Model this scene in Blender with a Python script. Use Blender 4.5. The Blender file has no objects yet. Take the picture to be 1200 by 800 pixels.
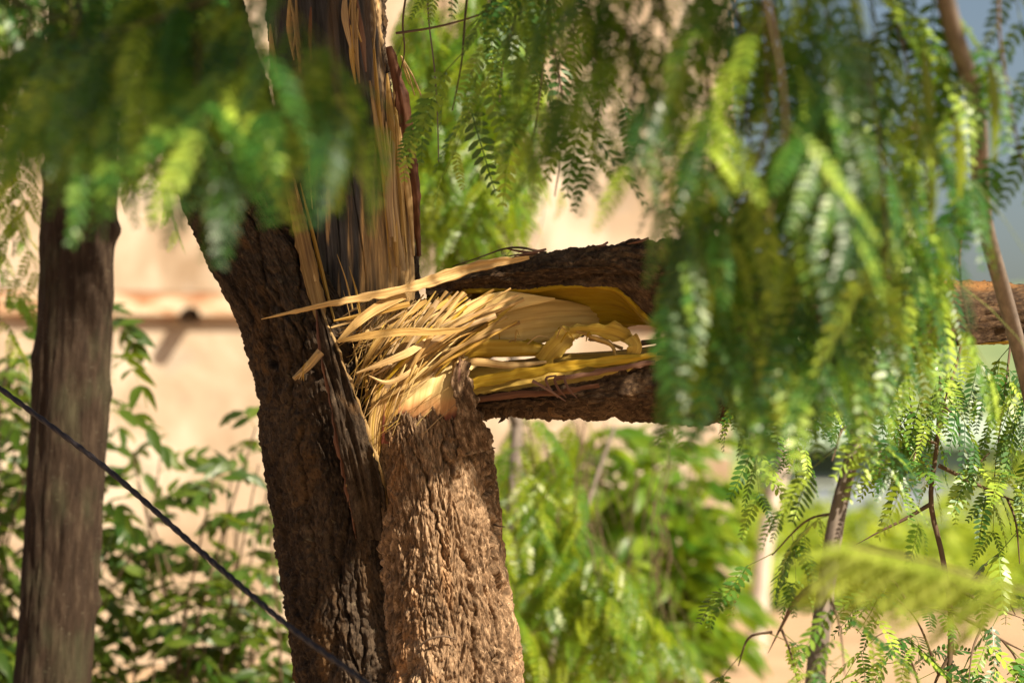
import bpy, math, random
import numpy as np
from mathutils import Vector, Matrix

random.seed(7)
RNG = np.random.default_rng(7)
S = bpy.context.scene
COL = S.collection
R = math.radians

# ------------------------------------------------------------------ camera
CAM_Z = 1.6
HORIZON = 480.0            # picture row (of 800) of the eye level
cam_d = bpy.data.cameras.new('camera')
cam = bpy.data.objects.new('camera', cam_d)
COL.objects.link(cam)
cam.location = (0, 0, CAM_Z)
cam.rotation_euler = (R(90), 0, 0)
cam_d.lens = 90
cam_d.sensor_width = 36
cam_d.shift_y = 80 / 1200
cam_d.clip_end = 2000
cam_d.dof.use_dof = True
cam_d.dof.focus_distance = 4.86
cam_d.dof.aperture_fstop = 2.8
S.camera = cam

# ------------------------------------------------------------------ sky, sun, exposure
SUN_AZ, SUN_EL = R(52), R(43)          # azimuth to the right of the line from the trees back to the camera
TO_SUN = Vector((math.sin(SUN_AZ) * math.cos(SUN_EL), -math.cos(SUN_AZ) * math.cos(SUN_EL), math.sin(SUN_EL)))
w = bpy.data.worlds.new('World')
S.world = w
w.use_nodes = True
nt = w.node_tree
nt.nodes.clear()
sky = nt.nodes.new('ShaderNodeTexSky')
sky.sky_type = 'NISHITA'
sky.sun_disc = False
sky.sun_elevation = SUN_EL
sky.sun_rotation = math.atan2(TO_SUN.x, TO_SUN.y)
sky.dust_density = 2.5
sky.air_density = 0.8
bg = nt.nodes.new('ShaderNodeBackground')
bg.inputs['Strength'].default_value = 0.05
wo = nt.nodes.new('ShaderNodeOutputWorld')
warm = nt.nodes.new('ShaderNodeMixRGB')
warm.blend_type = 'MULTIPLY'
warm.inputs[0].default_value = 1.0
warm.inputs[2].default_value = (1.0, 0.95, 0.86, 1)
nt.links.new(sky.outputs[0], warm.inputs[1])
nt.links.new(warm.outputs[0], bg.inputs[0])
nt.links.new(bg.outputs[0], wo.inputs[0])

sun_d = bpy.data.lights.new('sun', 'SUN')
sun_d.energy = 5.0
sun_d.angle = R(0.53)
sun_d.color = (1.0, 0.87, 0.66)
sun = bpy.data.objects.new('sun', sun_d)
COL.objects.link(sun)
sun.location = TO_SUN * 30
sun.rotation_euler = TO_SUN.to_track_quat('Z', 'Y').to_euler()

S.view_settings.view_transform = 'Standard'
S.view_settings.look = 'None'
S.view_settings.gamma = 1
S.view_settings.exposure = 1.18
S.view_settings.use_curve_mapping = False
S.cycles.use_denoising = True
S.cycles.max_bounces = 7
S.cycles.diffuse_bounces = 2
S.cycles.glossy_bounces = 2
S.cycles.transmission_bounces = 3
S.cycles.caustics_reflective = False
S.cycles.caustics_refractive = False
S.cycles.sample_clamp_indirect = 6


# ------------------------------------------------------------------ helpers
def P(px, py, Y):
    """world point at depth Y that the 1200x800 photograph shows at (px, py)"""
    return Vector(((px - 600) / 3000 * Y, Y, CAM_Z + (HORIZON - py) / 3000 * Y))


def to_px(p):
    return 600 + 3000 * p[0] / p[1], HORIZON - 3000 * (p[2] - CAM_Z) / p[1]


def _h(ix, iy, iz, seed):
    n = (ix.astype(np.int64) * 374761393 + iy.astype(np.int64) * 668265263 + iz.astype(np.int64) * 2147483647 + seed * 974634777) & 0xFFFFFFFF
    n = ((n ^ (n >> 13)) * 1274126177) & 0xFFFFFFFF
    n = ((n ^ (n >> 16)) * 2246822519) & 0xFFFFFFFF
    return ((n ^ (n >> 15)) & 0xFFFFFF).astype(np.float64) / 0xFFFFFF


def noise(x, y, z=None, seed=0):
    """smooth value noise, -1..1"""
    if z is None:
        z = np.zeros_like(x)
    fx, fy, fz = np.floor(x), np.floor(y), np.floor(z)
    ux, uy, uz = x - fx, y - fy, z - fz
    ux, uy, uz = [u * u * u * (u * (u * 6 - 15) + 10) for u in (ux, uy, uz)]
    out = 0
    for a in (0, 1):
        for b in (0, 1):
            for c in (0, 1):
                out = out + _h(fx + a, fy + b, fz + c, seed) * (ux if a else 1 - ux) * (uy if b else 1 - uy) * (uz if c else 1 - uz)
    return out * 2 - 1


def fbm(x, y, z=None, oct=4, seed=0):
    s, a = 0, 1.0
    if z is None:
        z = np.zeros_like(x)
    for o in range(oct):
        s = s + a * noise(x * 2 ** o + 17.3 * o, y * 2 ** o - 9.1 * o, z * 2 ** o, seed + o)
        a *= 0.5
    return s


def worley(x, y, seed=0):
    """F1, F2 and a random value of the nearest cell"""
    fx, fy = np.floor(x), np.floor(y)
    z0 = np.zeros_like(fx)
    f1 = np.full(x.shape, 9.0)
    f2 = np.full(x.shape, 9.0)
    cid = np.zeros(x.shape)
    for a in (-1, 0, 1):
        for b in (-1, 0, 1):
            cx, cy = fx + a, fy + b
            dx = cx + 0.1 + 0.8 * _h(cx, cy, z0, seed) - x
            dy = cy + 0.1 + 0.8 * _h(cx, cy, z0 + 1, seed) - y
            d = np.sqrt(dx * dx + dy * dy)
            near = d < f1
            f2 = np.where(near, f1, np.minimum(f2, d))
            cid = np.where(near, _h(cx, cy, z0 + 2, seed), cid)
            f1 = np.where(near, d, f1)
    return f1, f2, cid


def sstep(a, b, x):
    t = np.clip((x - a) / (b - a), 0, 1)
    return t * t * (3 - 2 * t)


def bark_disp(u, v, seed=0, amp=1.0, plate=(0.015, 0.062)):
    """height of fissured bark in metres; u round the stem, v along it"""
    wu = u + 0.012 * fbm(u * 26, v * 11, seed=seed + 3, oct=3)
    wv = v + 0.022 * fbm(u * 18, v * 9, seed=seed + 9, oct=2)
    f1, f2, c = worley(wu / plate[0], wv / plate[1], seed)
    pl = sstep(0.02, 0.38, f2 - f1) * (0.55 + 0.45 * c)
    g1, g2, c2 = worley(wu / (plate[0] * .42), wv / (plate[1] * .30), seed + 5)
    p2 = sstep(0.0, 0.4, g2 - g1) * (0.4 + 0.6 * c2)
    deep = 1 - np.abs(fbm(wu * 16 + 3, wv * 2.6, seed=seed + 21, oct=2))
    deep = -sstep(0.86, 1.0, deep)
    big = fbm(u * 6, v * 4, seed=seed + 31, oct=3)
    fine = fbm(u * 260, v * 120, seed=seed + 41, oct=2)
    mid = fbm(wu * 78, wv * 42, seed=seed + 47, oct=3)
    return amp * (0.0044 * pl + 0.0030 * p2 + 0.0120 * deep + 0.008 * big + 0.0024 * mid + 0.0014 * fine - 0.005)


def fissures(px, py, lines, depth=0.013, width=3.6):
    """long open cracks following polylines"""
    out = np.zeros_like(px)
    for k, ln in enumerate(lines):
        xs_, ys_ = [a for a, b in ln], [b for a, b in ln]
        xi = np.interp(py, ys_, xs_) + 4.5 * fbm(py / 22, py * 0 + k * 3.7, seed=120 + k, oct=3)
        end = sstep(ys_[0] - 4, ys_[0] + 22, py) * (1 - sstep(ys_[-1] - 22, ys_[-1] + 4, py))
        wv_ = width * (0.6 + 0.5 * noise(py / 15, py * 0 + k, seed=140 + k))
        out = out - depth * end * np.exp(-((px - xi) / np.maximum(wv_, 1.2)) ** 2)
    return out


def catmull(xs, ys, x):
    """smooth interpolation through control points (1-D, xs increasing)"""
    xs, ys, x = np.asarray(xs, float), np.asarray(ys, float), np.asarray(x, float)
    m = np.gradient(ys, xs)
    i = np.clip(np.searchsorted(xs, x) - 1, 0, len(xs) - 2)
    h = xs[i + 1] - xs[i]
    t = np.clip((x - xs[i]) / h, 0, 1)
    return ((2 * t**3 - 3 * t**2 + 1) * ys[i] + (t**3 - 2 * t**2 + t) * h * m[i]
            + (-2 * t**3 + 3 * t**2) * ys[i + 1] + (t**3 - t**2) * h * m[i + 1])


def path3(pts, n):
    pts = np.array([list(p) for p in pts], float)
    d = np.r_[0, np.cumsum(np.linalg.norm(np.diff(pts, axis=0), axis=1))]
    s = np.linspace(0, d[-1], n)
    return np.stack([catmull(d, pts[:, k], s) for k in range(3)], 1) if len(pts) > 2 else pts[0] + (pts[-1] - pts[0]) * np.linspace(0, 1, n)[:, None]


def mesh_fast(name, verts, quads, uv=None, mats=(), face_mat=None, smooth=True, color=None):
    verts = np.asarray(verts, np.float32).reshape(-1, 3)
    quads = np.asarray(quads, np.int32)
    k = quads.shape[1]
    me = bpy.data.meshes.new(name)
    me.vertices.add(len(verts))
    me.vertices.foreach_set('co', verts.ravel())
    me.loops.add(quads.size)
    me.loops.foreach_set('vertex_index', quads.ravel())
    me.polygons.add(len(quads))
    me.polygons.foreach_set('loop_start', np.arange(0, quads.size, k, dtype=np.int32))
    me.polygons.foreach_set('loop_total', np.full(len(quads), k, np.int32))
    if face_mat is not None:
        me.polygons.foreach_set('material_index', np.asarray(face_mat, np.int32))
    me.polygons.foreach_set('use_smooth', np.full(len(quads), smooth, bool))
    if uv is not None:
        l = me.uv_layers.new(name='UVMap')
        l.data.foreach_set('uv', np.asarray(uv, np.float32)[quads.ravel()].ravel())
    if color is not None:
        a = me.color_attributes.new('tint', 'FLOAT_COLOR', 'POINT')
        c = np.ones((len(verts), 4), np.float32)
        c[:, :3] = color
        a.data.foreach_set('color', c.ravel())
    for m in mats:
        me.materials.append(m)
    me.update(calc_edges=True)
    me.validate()
    return me


def grid_quads(nv, nu, closed=True, off=0):
    """nv rings of nu vertices"""
    i = np.arange(nv - 1)[:, None]
    j = np.arange(nu if closed else nu - 1)[None, :]
    j2 = (j + 1) % nu
    return (off + np.stack([i * nu + j, i * nu + j2, (i + 1) * nu + j2, (i + 1) * nu + j], -1)).reshape(-1, 4)


def thing(name, label, cat, loc=(0, 0, 0), group=None):
    o = bpy.data.objects.new(name, None)
    o.empty_display_size = 0.1
    COL.objects.link(o)
    o.location = loc
    o['label'] = label
    o['category'] = cat
    if group:
        o['group'] = group
    return o


def part(name, me, parent=None, matrix=None):
    """a mesh given in world coordinates (or placed by matrix), as a child of thing or part"""
    o = bpy.data.objects.new(name, me)
    COL.objects.link(o)
    if matrix is not None:
        o.matrix_basis = matrix
    if parent is not None:
        o.parent = parent
        if parent.parent is None:
            o.matrix_parent_inverse = Matrix.Translation(-parent.location)
    return o


def tube_data(pts, radii, sides=6, n=None):
    pts = path3(pts, n or max(len(pts) * 4, 6)) if len(pts) > 1 else np.array(pts)
    n = len(pts)
    r = np.interp(np.linspace(0, 1, n), np.linspace(0, 1, len(radii)), radii)
    t = np.gradient(pts, axis=0)
    t /= np.linalg.norm(t, axis=1)[:, None] + 1e-9
    ref = np.where(np.abs(t[:, 2:3]) > 0.9, np.array([[1., 0, 0]]), np.array([[0, 0, 1.]]))
    # keep one reference for the whole tube to avoid twisting
    ref = np.tile(np.array([[0.31, -0.82, 0.48]]), (n, 1)) if True else ref
    a = np.cross(t, ref)
    a /= np.linalg.norm(a, axis=1)[:, None] + 1e-9
    b = np.cross(t, a)
    th = np.linspace(0, 2 * np.pi, sides, endpoint=False)
    v = pts[:, None, :] + r[:, None, None] * (np.cos(th)[None, :, None] * a[:, None, :] + np.sin(th)[None, :, None] * b[:, None, :])
    L = np.r_[0, np.cumsum(np.linalg.norm(np.diff(pts, axis=0), axis=1))]
    uv = np.stack(np.broadcast_arrays(th[None, :] * r.mean(), L[:, None]), -1)
    return v.reshape(-1, 3), grid_quads(n, sides), uv.reshape(-1, 2)


def tube(name, pts, radii, mat, parent, sides=7, n=None):
    v, q, uv = tube_data(pts, radii, sides, n)
    return part(name, mesh_fast(name, v, q, uv, [mat]), parent)


# ------------------------------------------------------------------ materials
class NT:
    def __init__(self, name):
        self.m = bpy.data.materials.new(name)
        self.m.use_nodes = True
        self.t = self.m.node_tree
        self.t.nodes.clear()
        self.out = self.n('OutputMaterial')

    def n(self, kind, **kw):
        o = self.t.nodes.new('ShaderNode' + kind)
        for k, v in kw.items():
            setattr(o, k, v)
        return o

    def l(self, a, b):
        self.t.links.new(a, b)

    def coord(self, kind='UV', scale=(1, 1, 1)):
        c = self.n('TexCoord')
        mp = self.n('Mapping')
        mp.inputs['Scale'].default_value = scale
        self.l(c.outputs[kind], mp.inputs['Vector'])
        return mp.outputs[0]

    def noise(self, vec, scale, detail=4, rough=0.55, dist=0.0):
        o = self.n('TexNoise')
        o.inputs['Scale'].default_value = scale
        o.inputs['Detail'].default_value = detail
        o.inputs['Roughness'].default_value = rough
        o.inputs['Distortion'].default_value = dist
        if vec is not None:
            self.l(vec, o.inputs['Vector'])
        return o.outputs['Fac']

    def ramp(self, fac, stops):
        o = self.n('ValToRGB')
        e = o.color_ramp.elements
        while len(e) < len(stops):
            e.new(0.5)
        for el, (p, c) in zip(e, stops):
            el.position = p
            el.color = (*c, 1) if not isinstance(c, (int, float)) else (c, c, c, 1)
        self.l(fac, o.inputs[0])
        return o.outputs[0]

    def mix(self, fac, a, b, mode='MIX'):
        o = self.n('MixRGB', blend_type=mode)
        for i, v in ((0, fac), (1, a), (2, b)):
            if isinstance(v, (int, float)):
                o.inputs[i].default_value = v if i == 0 else (v, v, v, 1)
            elif isinstance(v, tuple):
                o.inputs[i].default_value = (*v, 1)
            else:
                self.l(v, o.inputs[i])
        return o.outputs[0]

    def principled(self, color, rough=0.8, bump=None, bump_dist=0.002, bump_strength=1.0, spec=0.3):
        o = self.n('BsdfPrincipled')
        if isinstance(color, tuple):
            o.inputs['Base Color'].default_value = (*color, 1)
        else:
            self.l(color, o.inputs['Base Color'])
        if isinstance(rough, (int, float)):
            o.inputs['Roughness'].default_value = rough
        else:
            self.l(rough, o.inputs['Roughness'])
        o.inputs['Specular IOR Level'].default_value = spec
        if bump is not None:
            b = self.n('Bump')
            b.inputs['Distance'].default_value = bump_dist
            b.inputs['Strength'].default_value = bump_strength
            self.l(bump, b.inputs['Height'])
            self.l(b.outputs[0], o.inputs['Normal'])
        return o

    def done(self, sh):
        self.l(sh.outputs[0], self.out.inputs[0])
        return self.m


def mat_bark(name, dark, mid, pale, orange, scale=11):
    t = NT(name)
    uv = t.coord('UV')
    st = t.coord('UV', (1, 0.35, 1))
    big = t.noise(st, scale, 6, 0.65, 0.6)
    small = t.noise(st, 120, 5, 0.7)
    c = t.ramp(big, [(0.36, dark), (0.49, mid), (0.64, pale)])
    c2 = t.ramp(small, [(0.38, dark), (0.52, mid), (0.66, pale)])
    c = t.mix(0.55, c, c2)
    o = t.noise(t.coord('UV', (1.3, 0.5, 1)), 7, 4, 0.6, 0.8)
    c = t.mix(t.ramp(o, [(0.56, 0.0), (0.70, 0.7)]), c, orange)
    li = t.noise(uv, 38, 4, 0.7)
    c = t.mix(t.ramp(li, [(0.62, 0.0), (0.74, 0.45)]), c, (0.24, 0.20, 0.13))
    sk = t.noise(t.coord('UV', (1, 0.55, 1)), 210, 4, 0.75, 0.3)
    c = t.mix(t.ramp(sk, [(0.54, 0.0), (0.62, 0.75)]), c, dark)
    fl = t.noise(t.coord('UV', (1, 0.7, 1)), 95, 4, 0.75, 0.5)
    c = t.mix(t.ramp(fl, [(0.60, 0.0), (0.68, 0.6)]), c, pale)
    bmp = t.noise(t.coord('UV', (1, 0.45, 1)), 420, 4, 0.7)
    return t.done(t.principled(c, 0.92, bmp, 0.0025, 0.9, 0.15))


M = {}
M['bark'] = mat_bark('fissured bark', (0.030, 0.018, 0.011), (0.20, 0.122, 0.070), (0.64, 0.44, 0.28), (0.40, 0.19, 0.07), 5.5)  # stump's copy of the bark, brightened: sun put into the colour
M['bark_shaded'] = mat_bark('shaded fissured bark', (0.013, 0.009, 0.0065), (0.046, 0.031, 0.021), (0.125, 0.087, 0.058), (0.17, 0.09, 0.034))  # stems' copy of the same bark, darkened: their shade put into the colour
M['bark_branch'] = mat_bark('branch bark', (0.018, 0.011, 0.008), (0.070, 0.042, 0.025), (0.21, 0.13, 0.07), (0.30, 0.14, 0.045))


def mat_slender():
    t = NT('smooth brown bark')
    st = t.coord('UV', (1, 0.18, 1))
    a = t.noise(st, 60, 5, 0.65)
    c = t.ramp(a, [(0.3, (0.019, 0.012, 0.008)), (0.52, (0.042, 0.027, 0.018)), (0.75, (0.085, 0.060, 0.040))])
    fl = t.noise(t.coord('UV', (0.5, 1.6, 1)), 95, 3, 0.7)
    c = t.mix(t.ramp(fl, [(0.63, 0.0), (0.72, 0.55)]), c, (0.22, 0.20, 0.14))
    gr = t.noise(t.coord('UV', (1, 0.5, 1)), 9, 3)
    c = t.mix(t.ramp(gr, [(0.52, 0.0), (0.7, 0.4)]), c, (0.075, 0.085, 0.045))
    return t.done(t.principled(c, 0.85, t.noise(st, 140, 5, 0.75), 0.008, 1.0, 0.15))


M['slender'] = mat_slender()


def mat_wood(name, cols, streak=(1, 0.03, 1), sc=260, brown=(0.23, 0.11, 0.035), brown_amt=0.5, attr=False):
    """fresh torn wood: fibres run along v"""
    t = NT(name)
    st = t.coord('UV', streak)
    oi = t.n('ObjectInfo')
    a = t.noise(st, sc, 4, 0.65)
    c = t.ramp(a, [(0.28, cols[0]), (0.5, cols[1]), (0.72, cols[2])])
    if attr:
        at = t.n('Attribute', attribute_name='tint')
        c = t.mix(1.0, c, at.outputs['Color'], 'MULTIPLY')
    b = t.noise(t.coord('UV', (1, 0.12, 1)), 45, 4, 0.6, 0.5)
    c = t.mix(t.ramp(b, [(0.55, 0.0), (0.74, brown_amt)]), c, brown)
    hsv = t.n('HueSaturation')
    mr = t.n('MapRange')
    mr.inputs[3].default_value = 0.72
    mr.inputs[4].default_value = 1.15
    t.l(oi.outputs['Random'], mr.inputs[0])
    t.l(mr.outputs[0], hsv.inputs['Value'])
    mr2 = t.n('MapRange')
    mr2.inputs[3].default_value = 1.12
    mr2.inputs[4].default_value = 0.85
    t.l(oi.outputs['Random'], mr2.inputs[0])
    t.l(mr2.outputs[0], hsv.inputs['Saturation'])
    t.l(c, hsv.inputs['Color'])
    return t.done(t.principled(hsv.outputs[0], 0.62, a, 0.0012, 0.8, 0.3))


M['splinter'] = mat_wood('torn wood fibre', [(0.24, 0.12, 0.03), (0.47, 0.28, 0.08), (0.62, 0.43, 0.17)])
M['wood_yellow'] = mat_wood('yellow inner wood', [(0.28, 0.15, 0.012), (0.46, 0.29, 0.025), (0.57, 0.40, 0.06)], (1, 0.06, 1), 150)
M['wood_core'] = mat_wood('pale core wood', [(0.44, 0.27, 0.07), (0.58, 0.40, 0.13), (0.68, 0.52, 0.23)], (1, 0.05, 1), 120, brown_amt=0.15, attr=True)
M['red_bark'] = mat_wood('red inner bark', [(0.08, 0.032, 0.018), (0.16, 0.068, 0.038), (0.24, 0.12, 0.07)], (1, 0.08, 1), 160, brown=(0.09, 0.035, 0.02))
M['strip'] = mat_wood('weathered wood strip', [(0.13, 0.075, 0.03), (0.34, 0.21, 0.085), (0.54, 0.38, 0.18)], (1, 0.02, 1), 220, brown=(0.10, 0.06, 0.035), brown_amt=0.7)


def mat_scar():
    t = NT('old scar wood')
    at = t.n('Attribute', attribute_name='tint')
    st = t.coord('UV', (1, 0.05, 1))
    a = t.noise(st, 170, 5, 0.7)
    c = t.mix(1.0, at.outputs['Color'], t.ramp(a, [(0.25, 0.35), (0.5, 0.9), (0.75, 1.7)]), 'MULTIPLY')
    return t.done(t.principled(c, 0.6, a, 0.003, 0.9, 0.35))


M['scar'] = mat_scar()


def mat_leaf(name, c0, c1, c2, tr, trans=0.42, gloss=0.38, island=0.35):
    t = NT(name)
    g = t.n('NewGeometry')
    oi = t.n('ObjectInfo')
    at = t.n('Attribute', attribute_name='frond_tone')
    add = t.n('Math', operation='ADD')
    t.l(at.outputs['Fac'], add.inputs[0])
    t.l(oi.outputs['Random'], add.inputs[1])
    fr0 = t.n('Math', operation='FRACT')
    t.l(add.outputs[0], fr0.inputs[0])
    isl = t.n('Math', operation='MULTIPLY_ADD')
    t.l(g.outputs['Random Per Island'], isl.inputs[0])
    isl.inputs[1].default_value = island
    isl.inputs[2].default_value = -island / 2
    fr = t.n('Math', operation='ADD')
    t.l(fr0.outputs[0], fr.inputs[0])
    t.l(isl.outputs[0], fr.inputs[1])
    c = t.ramp(fr.outputs[0], [(0.0, c0), (0.5, c1), (0.92, c2)])
    tc = t.mix(0.5, c, tr)
    pr = t.principled(c, gloss, None, spec=0.45)
    tl = t.n('BsdfTranslucent')
    t.l(tc, tl.inputs['Color'])
    mx = t.n('MixShader')
    mx.inputs[0].default_value = trans
    t.l(pr.outputs[0], mx.inputs[1])
    t.l(tl.outputs[0], mx.inputs[2])
    return t.done(mx)


M['leaf'] = mat_leaf('feathery leaf', (0.008, 0.048, 0.014), (0.042, 0.145, 0.022), (0.34, 0.46, 0.055), (0.38, 0.62, 0.014), .28, .37, .3)
M['leaf_back'] = mat_leaf('background feathery leaf', (0.035, 0.12, 0.014), (0.11, 0.22, 0.016), (0.25, 0.31, 0.02), (0.56, 0.68, 0.02), .5)
M['leaf_broad'] = mat_leaf('broad leaf', (0.05, 0.14, 0.012), (0.10, 0.20, 0.014), (0.18, 0.27, 0.02), (0.50, 0.64, 0.02), .5)
M['leaf_shrub'] = mat_leaf('shrub leaf', (0.022, 0.062, 0.010), (0.05, 0.10, 0.012), (0.10, 0.15, 0.018), (0.34, 0.44, 0.02), 0.4)
M['field'] = mat_leaf('field leaves', (0.14, 0.24, 0.02), (0.26, 0.36, 0.03), (0.36, 0.43, 0.05), (0.70, 0.76, 0.05), .5, .5, 1.0)


def mat_simple(name, c, rough=0.8, var=0.25, sc=40, spec=0.3):
    t = NT(name)
    a = t.noise(t.coord('UV', (1, 0.3, 1)), sc, 4)
    lo = tuple(x * (1 - var) for x in c)
    hi = tuple(min(x * (1 + var), 1) for x in c)
    return t.done(t.principled(t.ramp(a, [(0.3, lo), (0.7, hi)]), rough, a, 0.001, 0.5, spec))


M['twig'] = mat_simple('twig bark', (0.11, 0.07, 0.045))
M['twig_pale'] = mat_simple('grey stem bark', (0.15, 0.12, 0.10), 0.85, 0.4, 60)
M['stalk'] = mat_simple('green leaf stalk', (0.16, 0.19, 0.05))
M['cable'] = mat_simple('dark cable', (0.030, 0.024, 0.027), 0.6, 0.3, 200, 0.3)
M['pod'] = mat_leaf('green pod', (0.20, 0.27, 0.02), (0.24, 0.31, 0.02), (0.27, 0.34, 0.03), (0.5, 0.55, 0.03))
M['dry'] = mat_simple('dry leaf', (0.30, 0.16, 0.06))

# ------------------------------------------------------------------ ground, hill, wall, far house
def mat_ground():
    t = NT('sandy ground')
    o = t.coord('Object')
    a = t.noise(o, 1.2, 6, 0.65)
    b = t.noise(o, 14, 5, 0.7)
    c = t.ramp(a, [(0.3, (0.30, 0.20, 0.125)), (0.6, (0.44, 0.31, 0.20))])
    c = t.mix(0.3, c, t.ramp(b, [(0.35, (0.22, 0.15, 0.09)), (0.65, (0.50, 0.37, 0.25))]))
    g = t.noise(o, 0.5, 4, 0.7)
    sp = t.n('SeparateXYZ')
    t.l(o, sp.inputs[0])
    far = t.n('MapRange')
    far.inputs[1].default_value = 20.5
    far.inputs[2].default_value = 22.0
    t.l(sp.outputs['Y'], far.inputs[0])
    c = t.mix(far.outputs[0], c, t.ramp(g, [(0.35, (0.10, 0.16, 0.04)), (0.7, (0.20, 0.24, 0.07))]))
    return t.done(t.principled(c, 0.95, b, 0.02, 0.8, 0.1))


ys = np.r_[-40, -20, -5, 0, 5, 10, 15, 20, 24, 28, 32, 36, 42, 60, 100, 300, 900.]
xs = np.r_[-600, -200, -60, -20, -10, -5, 0, 5, 10, 20, 60, 200, 600.]
gz = np.interp(ys, [0, 22, 36, 900], [0, 0, -1.5, -1.5])
gv = np.array([[x, y, gz[i]] for i, y in enumerate(ys) for x in xs])
g = part('ground', mesh_fast('ground', gv, grid_quads(len(ys), len(xs), False), mats=[mat_ground()]))
g['kind'] = 'structure'

hx = np.linspace(-160, 260, 90)
hy = np.linspace(140, 300, 30)
HX, HY = np.meshgrid(hx, hy)
HZ = -1.6 + (14 + 5 * fbm(HX / 45, HY / 60, oct=3, seed=2) + 0.8 * fbm(HX / 6, HY / 6, oct=3, seed=5)) * np.sin(np.clip((HY - 140) / 160, 0, 1) * np.pi) ** 0.7
t = NT('hill woodland')
o_ = t.coord('Object')
hm = t.done(t.principled(t.ramp(t.noise(o_, 0.35, 6, 0.7), [(0.3, (0.10, 0.15, 0.07)), (0.7, (0.20, 0.25, 0.11))]), 0.95))
h = part('hill', mesh_fast('hill', np.stack([HX, HY, HZ], -1), grid_quads(30, 90, False), mats=[hm]))
h['kind'] = 'structure'


def box_data(x0, x1, y0, y1, z0, z1):
    v = np.array([[x, y, z] for z in (z0, z1) for y in (y0, y1) for x in (x0, x1)], float)
    q = np.array([[0, 2, 3, 1], [4, 5, 7, 6], [0, 1, 5, 4], [2, 6, 7, 3], [0, 4, 6, 2], [1, 3, 7, 5]])
    return v, q


def bevel_box(name, x0, x1, y0, y1, z0, z1, mat, bev=0.02):
    v, q = box_data(x0, x1, y0, y1, z0, z1)
    me = mesh_fast(name, v, q, mats=[mat], smooth=False)
    import bmesh
    bm = bmesh.new()
    bm.from_mesh(me)
    bmesh.ops.bevel(bm, geom=bm.edges[:], offset=bev, segments=2, affect='EDGES')
    bm.to_mesh(me)
    bm.free()
    return me


def mat_plaster():
    t = NT('weathered peach plaster')
    o = t.coord('Object')
    a = t.noise(o, 1.3, 6, 0.6, 0.5)
    c = t.ramp(a, [(0.36, (0.27, 0.195, 0.13)), (0.5, (0.40, 0.315, 0.235)), (0.62, (0.50, 0.425, 0.345))])
    v = t.noise(t.coord('Object', (9, 9, 0.35)), 1.0, 5, 0.65)
    c = t.mix(t.ramp(v, [(0.50, 0.0), (0.70, 0.7)]), c, (0.30, 0.225, 0.155))
    s = t.noise(o, 3.1, 4, 0.7, 1.0)
    c = t.mix(t.ramp(s, [(0.58, 0.0), (0.68, 0.6)]), c, (0.29, 0.24, 0.195))
    return t.done(t.principled(c, 0.9, t.noise(o, 30, 5, 0.7), 0.01, 0.5, 0.2))


def mat_ledge():
    t = NT('chipped ledge plaster')
    o = t.coord('Object')
    a = t.noise(t.coord('Object', (1, 1, 3)), 3.2, 5, 0.6, 0.6)
    c = t.ramp(a, [(0.40, (0.52, 0.42, 0.31)), (0.5, (0.40, 0.26, 0.16)), (0.6, (0.30, 0.13, 0.065))])
    return t.done(t.principled(c, 0.9, t.noise(o, 25, 5), 0.01, 0.6, 0.2))


WALL_A = R(15)
wall_end = Vector((P(857, 480, 17).x, 17, 0))
bld = thing('plaster_building', 'tall peach plastered building wall with chipped ledge, sunlit behind the trees', 'building', wall_end)
bld.rotation_euler = (0, 0, WALL_A)
pl, le = mat_plaster(), mat_ledge()
LZ = 1.6 + (480 - 362) / 3000 * 16.2
for nm, args, mt in (('wall', (-10, 0, 0, 4, -0.3, 6.2), pl),
                     ('upper_wall', (-10, -0.003, -0.02, 0.1, LZ + 0.09, 6.195), pl),
                     ('ledge', (-10, 0.03, -0.05, 0.1, LZ - 0.075, LZ + 0.092), le),
                     ('ledge_lip', (-10, 0.015, -0.085, 0.1, LZ - 0.06, LZ - 0.01), le),
                     ('plinth', (-10, 0.02, -0.04, 0.1, -0.3, 0.35), pl)):
    o = bpy.data.objects.new(nm, bevel_box(nm, *args, mt, 0.012))
    COL.objects.link(o)
    o.parent = bld
# a small dark pipe stub under the ledge
v, q, uv = tube_data([(-3.62, -0.03, LZ - 0.05), (-3.62, -0.22, LZ - 0.055)], [0.055, 0.055], 12, 3)
o = bpy.data.objects.new('pipe_stub', mesh_fast('pipe_stub', v, q, uv, [M['cable']]))
COL.objects.link(o)
o.parent = bld

# far low house beyond the field
hs = thing('low_house', 'low far house with pale green roof and blue grey wall beyond the field', 'house', (7.0, 42, -1.5))
mw = mat_simple('blue grey wall', (0.26, 0.29, 0.37), 0.8, 0.08, 3)
mr_ = mat_simple('pale green roof', (0.34, 0.42, 0.34), 0.6, 0.08, 3)
mg = mat_simple('dark window glass', (0.035, 0.045, 0.06), 0.15, 0.1, 3)
mf = mat_simple('white window frame', (0.75, 0.75, 0.75), 0.6, 0.05, 3)


def hpart(nm, a, mt, par=hs, bev=0.02):
    return part(nm, bevel_box(nm, *a, mt, bev), par)


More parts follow.
